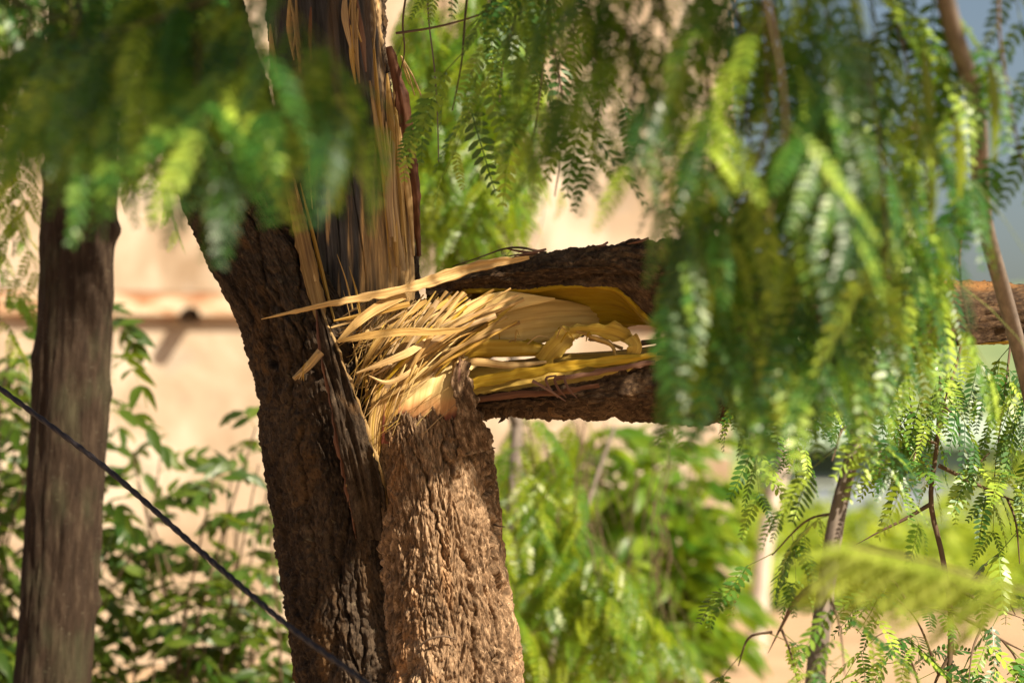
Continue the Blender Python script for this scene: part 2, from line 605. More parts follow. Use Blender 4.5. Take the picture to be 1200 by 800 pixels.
hpart('wall', (4.5, 10.4, 42, 46, -1.6, 1.10), mw)
rv = np.array([[4.2, 41.6, 1.13], [10.8, 41.6, 1.13], [10.8, 44, 1.48], [4.2, 44, 1.48], [4.2, 46.4, 1.13], [10.8, 46.4, 1.13]])
rv = np.r_[rv, rv - [0, 0, .12]]
rq = [[0, 1, 2, 3], [3, 2, 5, 4], [7, 6, 9, 8], [8, 9, 10, 11], [0, 6, 7, 1], [4, 5, 11, 10], [0, 3, 9, 6], [3, 4, 10, 9], [1, 7, 8, 2], [2, 8, 11, 5]]
part('roof', mesh_fast('roof', rv, rq, mats=[mr_], smooth=False), hs)
for x in (4.75, 6.25, 8.1, 9.4):
    f = hpart('window', (x - .06, x + .66, 41.94, 42.1, 0.36, 0.98), mf)
    hpart('pane', (x, x + .6, 41.93, 42.0, 0.42, 0.92), mg, f, 0.005)

# ------------------------------------------------------------------ stems of the broken tree
# rows: picture row, centre column, half width (columns at 5 m: 600 px per metre)
LEFT = [(1460, 470, 170), (1330, 455, 135), (1100, 445, 112), (900, 446, 104), (800, 441, 101), (650, 420, 96), (560, 408, 96), (480, 396, 96), (370, 362, 92),
        (300, 325, 86), (230, 290, 79), (160, 262, 72), (60, 232, 66), (-100, 190, 58), (-400, 120, 44), (-800, 40, 26)]
MAIN = [(620, 440, 70), (500, 422, 75), (400, 416, 76), (310, 415, 77), (200, 402, 76), (60, 382, 72), (0, 377, 71), (-200, 362, 64), (-500, 345, 52), (-1000, 360, 34)]
STUMP = [(1460, 540, 165), (1330, 532, 125), (1100, 528, 106), (900, 528, 92), (800, 525, 85), (760, 524, 81), (680, 518, 75), (580, 508, 68), (520, 500, 61), (488, 492, 55)]
LEFT_Y, MAIN_Y, STUMP_Y = 5.06, 5.05, 4.95


def zrow(py):
    return CAM_Z + (HORIZON - py) / 600.0


def colx(px):
    return (px - 600) / 600.0


class Stem:
    def __init__(self, rows, Y, depth):
        rows = sorted(rows, key=lambda r: -r[0])
        self.z = [zrow(r[0]) for r in rows]
        self.x = [colx(r[1]) for r in rows]
        self.r = [r[2] / 600.0 for r in rows]
        self.Y, self.depth = Y, depth

    def at(self, z):
        return catmull(self.z, self.x, z), catmull(self.z, self.r, z)

    def front(self, x, z):
        cx, r = self.at(np.array([z]))
        k = 1 - ((x - cx[0]) / r[0]) ** 2
        return self.Y - self.depth * r[0] * math.sqrt(k) if k > 0 else 99.0


ST_L, ST_M, ST_S = Stem(LEFT, LEFT_Y, 1.0), Stem(MAIN, MAIN_Y, 1.0), Stem(STUMP, STUMP_Y, 1.0)


def surf_y(px, py, stems=(ST_L, ST_M)):
    return min(s.front(colx(px), zrow(py)) for s in stems)


def stem_grid(st, zlo, zhi, zfine, step, nu, seed, dispf, top=None):
    """rings between zlo and zhi; fine inside zfine; theta seam at the back"""
    a, b = zfine
    z = np.r_[np.arange(zlo, a, 0.03), np.arange(a, b, step), np.arange(b, zhi, 0.04), zhi]
    z = np.unique(z)
    nf = int(nu * 0.8)
    th = np.r_[np.linspace(np.pi * 0.92, np.pi * 2.08, nf, endpoint=False), np.linspace(np.pi * 2.08, np.pi * 2.92, nu - nf, endpoint=False)]
    cx, r = st.at(z)
    TH, Z = np.meshgrid(th, z)
    CX, RR = cx[:, None], r[:, None]
    rm = float(np.median(r))
    U = (TH - 1.5 * np.pi) * rm
    V = Z + 0
    if top is not None:
        tz = top(th)[None, :]
        Z = np.where(Z > zlo, zlo + (Z - zlo) * (tz - zlo) / (zhi - zlo), Z)
    D = dispf(U, V, Z, TH)
    X = CX + (RR + D) * np.cos(TH)
    Y = st.Y + st.depth * (RR + D) * np.sin(TH)
    v = np.stack([X, Y, Z], -1)
    return v, np.stack([U, V], -1), len(z), nu


tree = thing('broken_tree', 'big rough barked tree with split trunk, its torn side limb snapped and hanging sideways', 'tree', (-0.2, 5.0, 0))

# left stem, carries the living crown
def dl(U, V, Z, TH):
    cx, r = ST_L.at(Z[:, 0])
    px = 600 + 600 * (cx[:, None] + r[:, None] * np.cos(TH))
    py = HORIZON - 600 * (Z - CAM_Z)
    f = fissures(px, py, [[(352, 470), (358, 560), (372, 640), (366, 720)], [(390, 600), (398, 700), (394, 800)], [(330, 330), (345, 420), (340, 490)], [(285, 235), (308, 290), (318, 350)],
                          [(345, 660), (350, 740), (360, 790)], [(418, 640), (424, 720), (430, 800)], [(352, 290), (362, 380), (360, 440)], [(322, 520), (332, 600), (338, 680)]])
    return bark_disp(U, V, 11, 1.25) + np.where(np.sin(TH) < 0, f, 0)


v, uv, nv, nu = stem_grid(ST_L, -0.05, 3.7, (1.03, 2.45), 0.0026, 420, 11, dl)
trunk = part('trunk', mesh_fast('trunk', v, grid_quads(nv, nu), uv.reshape(-1, 2), [M['bark_shaded']]), tree)


# upright stem with the old black scar on its face
def dm(U, V, Z, TH):
    face = sstep(-0.9, -0.4, np.sin(TH) * -1 * -1) * 0
    scar = sstep(0.15, 0.35, -np.sin(TH)) * sstep(2.9, 2.5, Z)
    b = bark_disp(U, V, 23, 1.2)
    grain = 0.0035 * fbm(U * 90, V * 5, seed=51, oct=4) + 0.006 * fbm(U * 22, V * 2.5, seed=57, oct=2) - 0.008
    crack = -0.012 * sstep(0.93, 1.0, 1 - np.abs(fbm(U * 20 + 2, V * 1.5, seed=61, oct=2)))
    return b * (1 - scar) + (grain + crack) * scar


v, uv, nv, nu = stem_grid(ST_M, 1.35, 4.0, (1.5, 2.45), 0.0028, 360, 23, dm)
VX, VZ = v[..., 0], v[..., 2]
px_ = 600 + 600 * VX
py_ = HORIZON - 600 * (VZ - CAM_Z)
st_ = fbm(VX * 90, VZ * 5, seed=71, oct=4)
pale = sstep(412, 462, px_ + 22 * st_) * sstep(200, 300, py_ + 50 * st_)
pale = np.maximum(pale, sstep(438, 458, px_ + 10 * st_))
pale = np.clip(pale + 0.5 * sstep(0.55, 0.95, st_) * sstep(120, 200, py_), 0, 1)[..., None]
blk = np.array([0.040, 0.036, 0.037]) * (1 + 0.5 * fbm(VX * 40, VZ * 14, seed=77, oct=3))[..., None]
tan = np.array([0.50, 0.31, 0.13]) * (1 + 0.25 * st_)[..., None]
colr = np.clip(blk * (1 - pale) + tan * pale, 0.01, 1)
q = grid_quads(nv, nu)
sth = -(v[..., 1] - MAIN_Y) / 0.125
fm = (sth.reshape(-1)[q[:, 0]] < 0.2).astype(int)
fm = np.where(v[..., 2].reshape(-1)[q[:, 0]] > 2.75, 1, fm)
upright = part('upright_stem', mesh_fast('upright_stem', v, q, uv.reshape(-1, 2), [M['scar'], M['bark_shaded']], fm, color=colr.reshape(-1, 3)), tree)


# stump of the torn stem: bark sleeve with a ragged rim round the wood
def rim(th):
    k = fbm(np.cos(th) * 9 + 40, np.sin(th) * 9, seed=81, oct=4)
    front = -np.sin(th)
    return zrow(488) + 0.010 * k + 0.012 * np.abs(fbm(np.cos(th) * 30, np.sin(th) * 30, seed=83, oct=2)) + np.where(np.cos(th) < -0.55, -0.02 * (np.abs(np.cos(th)) - .55) * 6 * (front > 0), 0)


def ds(U, V, Z, TH):
    zc = Z.mean(1)
    cx, r = ST_S.at(zc)
    px = 600 + 600 * (cx[:, None] + r[:, None] * np.cos(TH))
    py = HORIZON - 600 * (Z - CAM_Z)
    f = fissures(px, py, [[(486, 515), (500, 560), (515, 600), (524, 640), (532, 668)], [(546, 630), (560, 700), (556, 760), (566, 810)], [(470, 690), (468, 740), (478, 800)],
                          [(566, 520), (574, 610), (590, 720)], [(520, 500), (530, 545), (528, 580)], [(455, 560), (452, 640), (458, 720)]], 0.014, 3.4)
    return bark_disp(U, V, 37, 1.2, (0.014, 0.050)) + 0.004 * sstep(1.15, 1.5, Z) + np.where(np.sin(TH) < 0, f, 0)


v, uv, nv, nu = stem_grid(ST_S, -0.05, zrow(488), (1.03, zrow(488)), 0.0024, 400, 37, ds, top=rim)
q = grid_quads(nv, nu)
# turn the rim inward: bark thickness, then down inside
last = v[-1]
cx_s, r_s = ST_S.at(np.array([zrow(488)]))
ctr = np.array([cx_s[0], STUMP_Y, 0])
rings = [v.reshape(-1, 3)]
uvs = [uv.reshape(-1, 2)]
for f, dz in ((0.93, -0.001), (0.84, -0.006), (0.80, -0.03)):
    rr = ctr + (last - ctr) * [f, f, 1] + [0, 0, dz]
    rings.append(rr)
    uvs.append(uv[-1] + [0, 0.02])
q = grid_quads(nv + 3, nu)
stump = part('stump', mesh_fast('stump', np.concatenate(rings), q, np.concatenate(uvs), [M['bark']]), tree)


# ------------------------------------------------------------------ ribbons of wood
def ribbon(name, pts, widths, thick, mat, parent, n=12, nu=3, face=(0, -1, 0), twist=0.0, rough=0.0, cup=0.0, frame_tint=None, jag=0.0, seed=None):
    """a curved strip of torn wood with thickness; widths and thickness in metres"""
    seed = random.randrange(9999) if seed is None else seed
    c = path3(pts, n)
    wd = np.interp(np.linspace(0, 1, n), np.linspace(0, 1, len(widths)), widths)
    tn = np.gradient(c, axis=0)
    tn /= np.linalg.norm(tn, axis=1)[:, None] + 1e-9
    f = np.tile(np.array(face, float), (n, 1))
    side = np.cross(tn, f)
    side /= np.linalg.norm(side, axis=1)[:, None] + 1e-9
    nrm = np.cross(side, tn)
    a = np.linspace(0, twist, n)[:, None]
    side, nrm = side * np.cos(a) + nrm * np.sin(a), nrm * np.cos(a) - side * np.sin(a)
    s = np.linspace(-0.5, 0.5, nu)
    L = np.r_[0, np.cumsum(np.linalg.norm(np.diff(c, axis=0), axis=1))]
    SS, LL = np.meshgrid(s, L)
    W = wd[:, None] * np.ones_like(SS)
    if jag:
        W = W * (1 + jag * np.where(SS < 0, fbm(LL * 60, LL * 0 + 3.1, seed=seed, oct=3), fbm(LL * 60, LL * 0 + 9.1, seed=seed + 7, oct=3)))
    th = thick * np.minimum(1, wd / max(wd.max() * 0.35, 1e-6))[:, None] * (1 - 0.55 * (2 * np.abs(SS)) ** 2)
    h = cup * W * (4 * SS * SS) + (rough * fbm(SS * W * 160 + seed, LL * 9, seed=seed, oct=3) if rough else 0)
    base = c[:, None, :] + side[:, None, :] * (SS * W)[..., None]
    top = base + nrm[:, None, :] * (h + th * 0.5)[..., None]
    bot = base + nrm[:, None, :] * (h - th * 0.5)[..., None]
    ring = np.concatenate([top, bot[:, ::-1]], 1)
    uvt = np.stack([SS * W + seed * 0.37, LL + seed * 0.11], -1)
    uvr = np.concatenate([uvt, uvt[:, ::-1]], 1)
    k = ring.shape[1]
    q = grid_quads(n, k)
    tint = None
    if frame_tint is not None:
        tint = frame_tint(ring.reshape(-1, 3))
    me = mesh_fast(name, ring.reshape(-1, 3), q, uvr.reshape(-1, 2), [mat], smooth=nu > 5, color=tint)
    return part(name, me, parent)


def W_(px):
    return px / 600.0


def sp(pts, widths, thick=2.0, mat='splinter', parent=None, n=12, **kw):
    """splinter given as (column, row, depth) points and widths in picture px at 5 m"""
    return ribbon('splinter', [P(x, y, Y) for x, y, Y in pts], [W_(x) for x in widths], W_(thick), M[mat], parent or tree, n, **kw)


# hinge: the wood tongue that bends from the stump into the torn limb
def core_tint(v):
    z = v[:, 2]
    k = fbm(v[:, 0] * 60, z * 30, seed=3, oct=3) * 0.006
    lo = sstep(zrow(462), zrow(478), z + k)[:, None]
    rd = sstep(zrow(483), zrow(490), z + k * 0.8)[:, None]
    yl = sstep(zrow(425), zrow(395), z)[:, None]
    c = np.array([1.0, 1.0, 1.0]) * (1 - yl) + np.array([0.92, 0.84, 0.5]) * yl
    c = c * (1 - lo) + np.array([1.0, 0.62, 0.45]) * lo
    return np.clip(c * (1 - rd) + np.array([0.34, 0.10, 0.10]) * rd, 0, 1)


# rows grow downward, so sstep above needs its arguments by height
def core_tint(v):
    z = v[:, 2]
    k = fbm(v[:, 0] * 60, z * 30, seed=3, oct=3) * 0.007
    lo = (1 - sstep(zrow(475), zrow(462), z + k))[:, None]
    rd = (1 - sstep(zrow(489), zrow(482), z + k))[:, None]
    yl = sstep(zrow(425), zrow(395), z)[:, None]
    c = np.array([1.0, 1.0, 1.0]) * (1 - yl) + np.array([0.92, 0.84, 0.5]) * yl
    c = c * (1 - lo) + np.array([1.0, 0.66, 0.50]) * lo
    return np.clip(c * (1 - rd) + np.array([0.34, 0.10, 0.10]) * rd, 0, 1)


ribbon('hinge_wood', [P(494, 520, 4.90), P(496, 485, 4.895), P(503, 450, 4.90), P(517, 420, 4.92), P(560, 392, 4.96), P(640, 375, 5.0), P(720, 372, 5.03)],
       [W_(x) for x in (92, 88, 70, 62, 58, 40, 6)], 0.05, M['wood_core'], tree, n=70, nu=24, rough=0.0025, cup=0.10, frame_tint=core_tint)
sp([(535, 520, 4.90), (533, 470, 4.885), (537, 430, 4.89), (545, 400, 4.92)], [14, 14, 12, 4], 8, 'splinter', n=20, nu=5, rough=.002)
sp([(452, 512, 4.90), (458, 480, 4.88), (490, 430, 4.875), (530, 385, 4.89), (575, 358, 4.92), (650, 350, 4.95)], [20, 22, 26, 30, 24, 2], 6, 'wood_core', n=40, nu=9, rough=.002, cup=.12, frame_tint=lambda v: np.tile([0.95, 0.88, 0.62], (len(v), 1)))
sp([(512, 440, 4.90), (540, 412, 4.91), (590, 408, 4.93), (650, 412, 4.95)], [18, 22, 20, 10], 6, 'wood_core', n=30, nu=9, rough=.003, cup=-.1, frame_tint=lambda v: np.tile([0.98, 0.92, 0.62], (len(v), 1)))
sp([(520, 425, 4.90), (560, 424, 4.89), (600, 428, 4.89), (640, 424, 4.91)], [6, 9, 8, 3], 4, 'splinter', n=20, nu=5)
# bark covered stub beside the core
ribbon('bark_stub', [P(560, 530, 4.865), P(551, 495, 4.862), P(545, 465, 4.862), P(541, 440, 4.87), P(546, 424, 4.875)], [W_(x) for x in (44, 33, 28, 23, 12)], 0.022, M['bark'], stump, n=60, nu=14, rough=.005, cup=.15, jag=.25)
sp([(537, 470, 4.86), (537, 445, 4.86), (539, 418, 4.865)], [6, 6, 1], 5, 'red_bark')

# pried-off bark flap in front of the left stem
flap_pts = [(373, 360), (384, 405), (399, 455), (413, 510), (426, 560), (438, 630)]
fl = [P(x, y, min(surf_y(x, y), 4.95) - d) for (x, y), d in zip(flap_pts, (0.052, 0.055, 0.050, 0.042, 0.028, -0.012))]
flap = ribbon('bark_flap', fl, [W_(x) for x in (4, 18, 28, 36, 42, 40)], 0.020, M['bark_shaded'], trunk, n=130, nu=26, rough=.010, cup=.12, jag=.10, seed=5)
for off, wdt in ((-0.52, 5), (0.52, 4)):
    pts = []
    for (x, y), d, ww in zip(flap_pts, (0.052, 0.055, 0.050, 0.042, 0.028, 0.0), (4, 18, 28, 36, 42, 40)):
        pts.append(P(x + off * ww * (1.0 if off > 0 else 1.0), y, min(surf_y(x, y), 4.95) - d + 0.004))
    ribbon('flap_edge', pts, [W_(x) for x in (2, wdt, wdt + 1, wdt, wdt - 1, 2)], 0.010, M['red_bark'] if off < 0 else M['strip'], flap, n=50, nu=4, jag=.8, rough=.002, seed=9)
sp([(409, 545, 4.87), (406, 570, 4.872)], [4, 2], 2, 'strip')
# splinter wedge between flap and stump
for i in range(9):
    x0 = 428 + i * 2.6
    sp([(441 + i * .4 + random.uniform(-2, 2), 556 - i * 5, 4.885), (x0 + 6, 505, 4.875), (x0 + 14 + i, 455, 4.87), (x0 + 26 + i * 2, 420, 4.875)],
       [1.5, 5, 6, 3], 3, random.choice(['splinter', 'wood_yellow', 'splinter']), n=14)

# dense fan of fibres from stump up into the limb
rr = random.Random(21)
for i in range(130):
    f = i / 129
    x0 = 418 + 52 * f + rr.uniform(-9, 9)
    y0 = 500 - 60 * rr.random() - 12 * f
    ang = rr.uniform(-.25, .25)
    x1 = 505 + 90 * f + rr.uniform(-38, 30)
    y1 = 352 + rr.uniform(-10, 34) - 6 * f
    d = 4.935 - 0.075 * rr.random()
    mx, my = x0 * .5 + x1 * .5 - rr.uniform(0, 16), y0 * .5 + y1 * .5 - rr.uniform(-6, 14)
    wd = rr.choice([1, 1.4, 1.8, 2, 2.5, 3, 4, 5.5, 7.5])
    sp([(x0, y0, d + .01), (mx, my, d - .012), (x1, y1, d + rr.uniform(0, .03))], [rr.uniform(.6, 2), wd, wd * .7 + .5], min(wd * .6, 3), rr.choice(['splinter'] * 4 + ['strip', 'strip', 'wood_yellow']), n=16, twist=rr.uniform(-.7, .7), jag=.45, rough=.0012, nu=4)
for i in range(60):
    x0, y0 = rr.uniform(405, 480), rr.uniform(400, 530)
    a, L = rr.uniform(.5, 1.35), rr.uniform(40, 110)
    x1, y1 = x0 + L * math.cos(a), max(y0 - L * math.sin(a), 346 + rr.uniform(0, 8))
    d = rr.uniform(4.85, 4.90)
    sp([(x0, y0, d), ((x0 + x1) / 2 + rr.uniform(-5, 5), (y0 + y1) / 2 + rr.uniform(-4, 4), d - .006), (x1, y1, d + .01)], [.4, rr.uniform(.7, 1.5), .5], .8, rr.choice(['splinter', 'strip', 'splinter', 'wood_core']), n=9, frame_tint=lambda v: np.ones((len(v), 3)))
# shorter fibres whose free ends point left past the flap
for i in range(26):
    y0 = rr.uniform(372, 480)
    x0 = 392 + 34 * (y0 - 368) / 100 + rr.uniform(-4, 16)
    L = rr.uniform(50, 130)
    a = rr.uniform(.45, 1.2)
    x1, y1 = x0 + L * math.cos(a), y0 - L * math.sin(a) * .75
    if y1 < 343:
        y1 = 343 + rr.uniform(0, 8)
    d = rr.uniform(4.855, 4.92)
    wd = rr.choice([1.5, 2, 3, 4, 6])
    sp([(x0, y0, d), ((x0 + x1) / 2, (y0 + y1) / 2 - rr.uniform(-5, 6), d - .01), (x1, y1, d + .02)], [.6, wd, wd * .6], min(wd * .6, 2.5), rr.choice(['splinter'] * 3 + ['strip', 'wood_yellow']), n=12, twist=rr.uniform(-.8, .8), jag=.45)
# upright hair-fine spikes
for x, y, x1, y1, wd in ((395, 298, 413, 362, 2.2), (409, 312, 422, 370, 3), (402, 340, 412, 392, 1.5), (418, 356, 424, 400, 2), (432, 400, 436, 450, 2), (446, 398, 442, 460, 3),
                         (424, 410, 430, 480, 4), (412, 396, 420, 450, 3), (438, 380, 430, 440, 3), (455, 372, 448, 432, 3)):
    sp([(x, y, 4.885), ((x + x1) / 2 + 2, (y + y1) / 2, 4.88), (x1, y1, 4.89)], [.4, wd * .8, wd], 1.6, n=7)
# hair fibres bridging the gap
for i in range(16):
    x0, y0 = rr.uniform(485, 520), rr.uniform(352, 392)
    sp([(x0, y0, 4.90), (x0 + rr.uniform(8, 22), y0 - rr.uniform(-2, 10), 4.895)], [1, 1], .8, n=4)
for i in range(12):
    x0, y0 = rr.uniform(394, 420), rr.uniform(380, 410)
    sp([(x0, y0, 4.87), (x0 + rr.uniform(8, 26), y0 + rr.uniform(-14, 4), 4.875)], [.7, .9], .7, n=4)
# named long splinters
sp([(306, 374, 4.80), (345, 365, 4.81), (405, 352, 4.83), (455, 343, 4.85), (500, 331, 4.875), (560, 312, 4.90), (620, 302, 4.92)], [.6, 6, 8, 11, 13, 12, 4], 4, n=50, nu=7, rough=.003, cup=.1, jag=.22)
sp([(395, 400, 4.83), (425, 394, 4.825), (470, 389, 4.83), (520, 388, 4.835), (545, 384, 4.83), (557, 374, 4.825)], [3, 8, 9, 9, 7, 1], 4, n=26, nu=5, rough=.0015, cup=.15)
sp([(396, 401, 4.83), (412, 384, 4.835), (440, 362, 4.85), (475, 346, 4.87)], [4, 10, 12, 8], 3, n=16, nu=5, cup=.1)
sp([(391, 376, 4.84), (430, 368, 4.85), (480, 356, 4.87)], [2, 7, 6], 3, n=12)
sp([(388, 384, 4.845), (425, 372, 4.855), (470, 360, 4.875)], [2, 5, 5], 3, n=12)
sp([(418, 437, 4.84), (450, 425, 4.835), (480, 412, 4.84), (505, 396, 4.86)], [2, 7, 9, 5], 4, n=16, nu=5, cup=.15)
sp([(432, 440, 4.84), (452, 448, 4.838), (474, 440, 4.845), (488, 428, 4.86)], [1, 5, 6, 3], 3, n=16)
sp([(376, 412, 4.80), (362, 428, 4.795), (344, 444, 4.79)], [10, 9, 5], 4, 'strip', n=10)
for k in range(5):
    sp([(372 - k * 2, 414 + k * 2, 4.797), (360 - k, 430, 4.79), (344 + k * 3, 443 + k * .8, 4.785)], [4, 3, .6], 2, 'splinter', n=8)

# ------------------------------------------------------------------ the snapped limb
def section_loft(name, xs, tracks, woods, mat_b, mat_w, parent, step=0.0030, sub=16, seed=0, amp=1.0, extra=None):
    """closed sections along x. tracks: list of (depth rows, picture rows) per section point; woods: set of edge indices that are torn wood"""
    x = np.arange(colx(xs[0]), colx(960), step)
    x = np.r_[x, np.arange(colx(960), colx(xs[-1]), step * 3)]
    xc = [colx(a) for a in xs]
    K = len(tracks)
    Yk = np.stack([catmull(xc, t[0], x) for t in tracks], 1)
    Zk = np.stack([catmull(xc, [zrow(r) for r in t[1]], x) for t in tracks], 1)
    pts = np.stack([np.repeat(x[:, None], K, 1), Yk, Zk], -1)
    rings, wood = [], []
    for k in range(K):
        p0, p1, p2, p3 = [pts[:, (k + d) % K] for d in (-1, 0, 1, 2)]
        for j in range(sub):
            t = j / sub
            lin = p1 + (p2 - p1) * t
            cr = 0.5 * (2 * p1 + (p2 - p0) * t + (2 * p0 - 5 * p1 + 4 * p2 - p3) * t * t + (3 * p1 - p0 - 3 * p2 + p3) * t**3)
            wn = k in woods
            prev_w, next_w = ((k - 1) % K in woods), ((k + 1) % K in woods)
            rings.append(lin * 0.35 + cr * 0.65)
            wood.append(wn)
    G = np.stack(rings, 1)
    wood = np.array(wood)
    nu = G.shape[1]
    dx = np.gradient(G, axis=0)
    du = np.roll(G, -1, 1) - np.roll(G, 1, 1)
    nrm = np.cross(dx, du)
    nrm /= np.linalg.norm(nrm, axis=2)[..., None] + 1e-9
    c = G.mean(1)[:, None, :]
    sgn = np.sign(np.mean(np.sum(nrm * (G - c), 2)))
    nrm *= sgn
    per = np.cumsum(np.linalg.norm(np.diff(G, axis=1, prepend=G[:, -1:]), axis=2), 1).mean(0)
    U = np.repeat(per[None, :], len(x), 0)
    V = np.repeat(x[:, None], nu, 1)
    Db = bark_disp(U, V, seed, amp, (0.017, 0.045))
    Dw = 0.0035 * fbm(U * 70, V * 7, seed=seed + 3, oct=3) + 0.004 * fbm(U * 15, V * 6, seed=seed + 5, oct=2)
    ww = wood.astype(float)
    ww = (ww + np.roll(ww, 1) + np.roll(ww, -1)) / 3
    D = Db * (1 - ww) + Dw * ww
    G = G + nrm * D[..., None]
    q = grid_quads(len(x), nu)
    fm = np.tile(wood, (len(x) - 1, 1)).reshape(-1).astype(int)
    if extra is not None:
        fm = extra(G.reshape(-1, 3)[q[:, 0]], fm)
    uv = np.stack([U, V], -1).reshape(-1, 2)
    if sgn < 0:
        pass
    return part(name, mesh_fast(name, G.reshape(-1, 3), q, uv, [mat_b, mat_w], fm), parent)


XS = [500, 560, 620, 680, 725, 760, 800, 900, 1000, 1100, 1200, 1330]
ZT = [336, 311, 297, 291, 288, 287, 288, 300, 314, 324, 331, 340]
ZF = [344, 343, 343, 339, 346, 378, 384, 408, 410, 404, 399, 402]
ZB = [396, 398, 397, 392, 386, 383, 386, 410, 412, 406, 401, 404]
YC = [4.98, 4.98, 4.99, 4.99, 4.99, 4.99, 4.99, 5.0, 5.02, 5.05, 5.08, 5.12]
RR = [.055, .075, .085, .085, .083, .082, .082, .085, .078, .066, .056, .05]
XSa, ZTa, ZFa, ZBa, YCa, RRa = map(np.array, (XS, ZT, ZF, ZB, YC, RR))
Hh = ZBa - ZTa


def trk(fy, rows):
    return (list(YCa + fy * RRa), list(rows))


closed = np.clip((ZFa - ZTa) / Hh, 0, 1)
upper = [trk(-.72, ZFa), trk(-.98, ZTa + .50 * (ZFa - ZTa)), trk(-.62, ZTa + .10 * Hh), trk(0, ZTa), trk(.7, ZTa + .18 * Hh), trk(.98, ZTa + .5 * Hh),
         trk(.70, ZTa + .88 * Hh), trk(.30, ZBa), (list(YCa + RRa * (.42 - .42 * closed)), list(.5 * (ZFa + ZBa) - 2)), trk(.05, ZFa - 6 * (1 - closed)), trk(-.45, ZFa - 3 * (1 - closed))]
limb = section_loft('broken_limb', XS, upper, {7, 8, 9, 10}, M['bark_branch'], M['wood_yellow'], tree, seed=43, amp=1.1)

XL = [548, 600, 660, 720, 765, 800, 860, 930, 990]
LT = [424, 420, 415, 411, 407, 404, 402, 378, 360]
LL_ = [466, 458, 450, 436, 424, 418, 420, 400, 380]
LB = [492, 485, 489, 492, 495, 498, 492, 440, 405]
YL = [4.96, 4.96, 4.96, 4.96, 4.96, 4.97, 4.98, 5.0, 5.0]
RL = [.060, .072, .078, .080, .080, .080, .078, .05, .02]
XLa, LTa, LLa, LBa, YCa, RRa = map(np.array, (XL, LT, LL_, LB, YL, RL))
lower = [trk(-.80, LLa), trk(-1.0, .5 * (LLa + LBa)), trk(-.6, LBa - .12 * (LBa - LTa)), trk(0, LBa), trk(.65, LBa - .18 * (LBa - LTa)), trk(.95, .5 * (LBa + LTa)), trk(.6, LTa + 2), trk(-.1, LTa + .22 * (LLa - LTa))]


def lowx(p, fm):
    return np.where((p[:, 0] > colx(772) + 0.012 * np.sin(p[:, 2] * 400)), 0, fm)


under = section_loft('split_limb_half', XL, lower, {6, 7}, M['bark_branch'], M['wood_yellow'], tree, seed=47, amp=1.05, extra=lowx)

# torn sheets and frayed bits inside the split
for pts, wd, mt in (
        ([(508, 402, 4.94), (560, 398, 4.955), (620, 403, 4.965), (650, 410, 4.96)], [10, 16, 14, 4], 'wood_yellow'),
        ([(636, 424, 4.93), (648, 408, 4.925), (664, 394, 4.93), (690, 384, 4.95)], [22, 24, 20, 8], 'wood_yellow'),
        ([(668, 388, 4.92), (700, 386, 4.91), (728, 392, 4.91), (746, 404, 4.915)], [5, 14, 20, 12], 'wood_yellow'),
        ([(738, 396, 4.90), (744, 406, 4.895), (738, 418, 4.90)], [18, 16, 8], 'wood_yellow'),
        ([(676, 388, 4.915), (694, 395, 4.905), (716, 404, 4.905), (722, 418, 4.905)], [3, 5, 6, 3], 'splinter'),
        ([(690, 396, 4.93), (710, 402, 4.92), (730, 408, 4.915)], [6, 5, 3], 'strip'),
        ([(545, 452, 4.885), (600, 440, 4.882), (670, 428, 4.885), (740, 420, 4.89), (768, 416, 4.90)], [12, 12, 11, 10, 6], 'wood_yellow')
        ):
    sp(pts, wd, 4, mt, n=26, nu=7, rough=.003, cup=.15, jag=.3)
for i in range(9):
    x0 = rr.uniform(585, 735)
    y0 = rr.uniform(388, 412)
    a = rr.uniform(-2.2, -.2)
    L = rr.uniform(8, 26)
    d = rr.uniform(4.90, 4.94)
    sp([(x0, y0 + 4, d), (x0 + L * .5 * math.cos(a), y0 - 3 - L * .4 * abs(math.sin(a)), d - .008), (x0 + L * math.cos(a), y0 + rr.uniform(-8, 6), d)], [1.2, 1.6, .5], 1, rr.choice(['splinter', 'wood_yellow', 'strip']), n=8)
# red inner-bark strips and curls under the split
sp([(546, 470, 4.872), (600, 463, 4.868), (650, 460, 4.868), (702, 451, 4.872)], [7, 8, 7, 5], 4, 'red_bark', n=24, nu=5, jag=.3)
sp([(650, 444, 4.875), (700, 436, 4.878), (768, 424, 4.895)], [4, 6, 5], 3, 'red_bark', n=20, nu=5, jag=.4)
for i, x in enumerate((642, 652, 664)):
    sp([(x + 10, 440, 4.868), (x - 2, 443, 4.86), (x + 2, 455, 4.857), (x + 12, 466, 4.86)], [2, 3, 3, 1], 1.5, 'red_bark', n=12)
sp([(624, 446, 4.865), (645, 458, 4.855), (663, 470, 4.855)], [4, 3, 1], 2, 'red_bark', n=10)
# bark shreds hanging off the limb
for i in range(6):
    x0 = rr.uniform(560, 690)
    y0 = 486 + rr.uniform(-6, 2)
    sp([(x0, y0 - 6, 4.91), (x0 + rr.uniform(-6, 6), y0 + 3, 4.905), (x0 + rr.uniform(-12, 14), y0 + rr.uniform(4, 12), 4.91)], [9, 6, .8], 3, 'bark_branch', n=8)
for x0, y0, x1, y1 in ((592, 291, 626, 296), (596, 300, 640, 292), (735, 286, 760, 279), (700, 289, 712, 284), (560, 310, 630, 296)):
    sp([(x0, y0, 4.94), ((x0 + x1) / 2, (y0 + y1) / 2 + 1, 4.935), (x1, y1, 4.95)], [1, 3, 2.5], 2, 'red_bark', n=8)
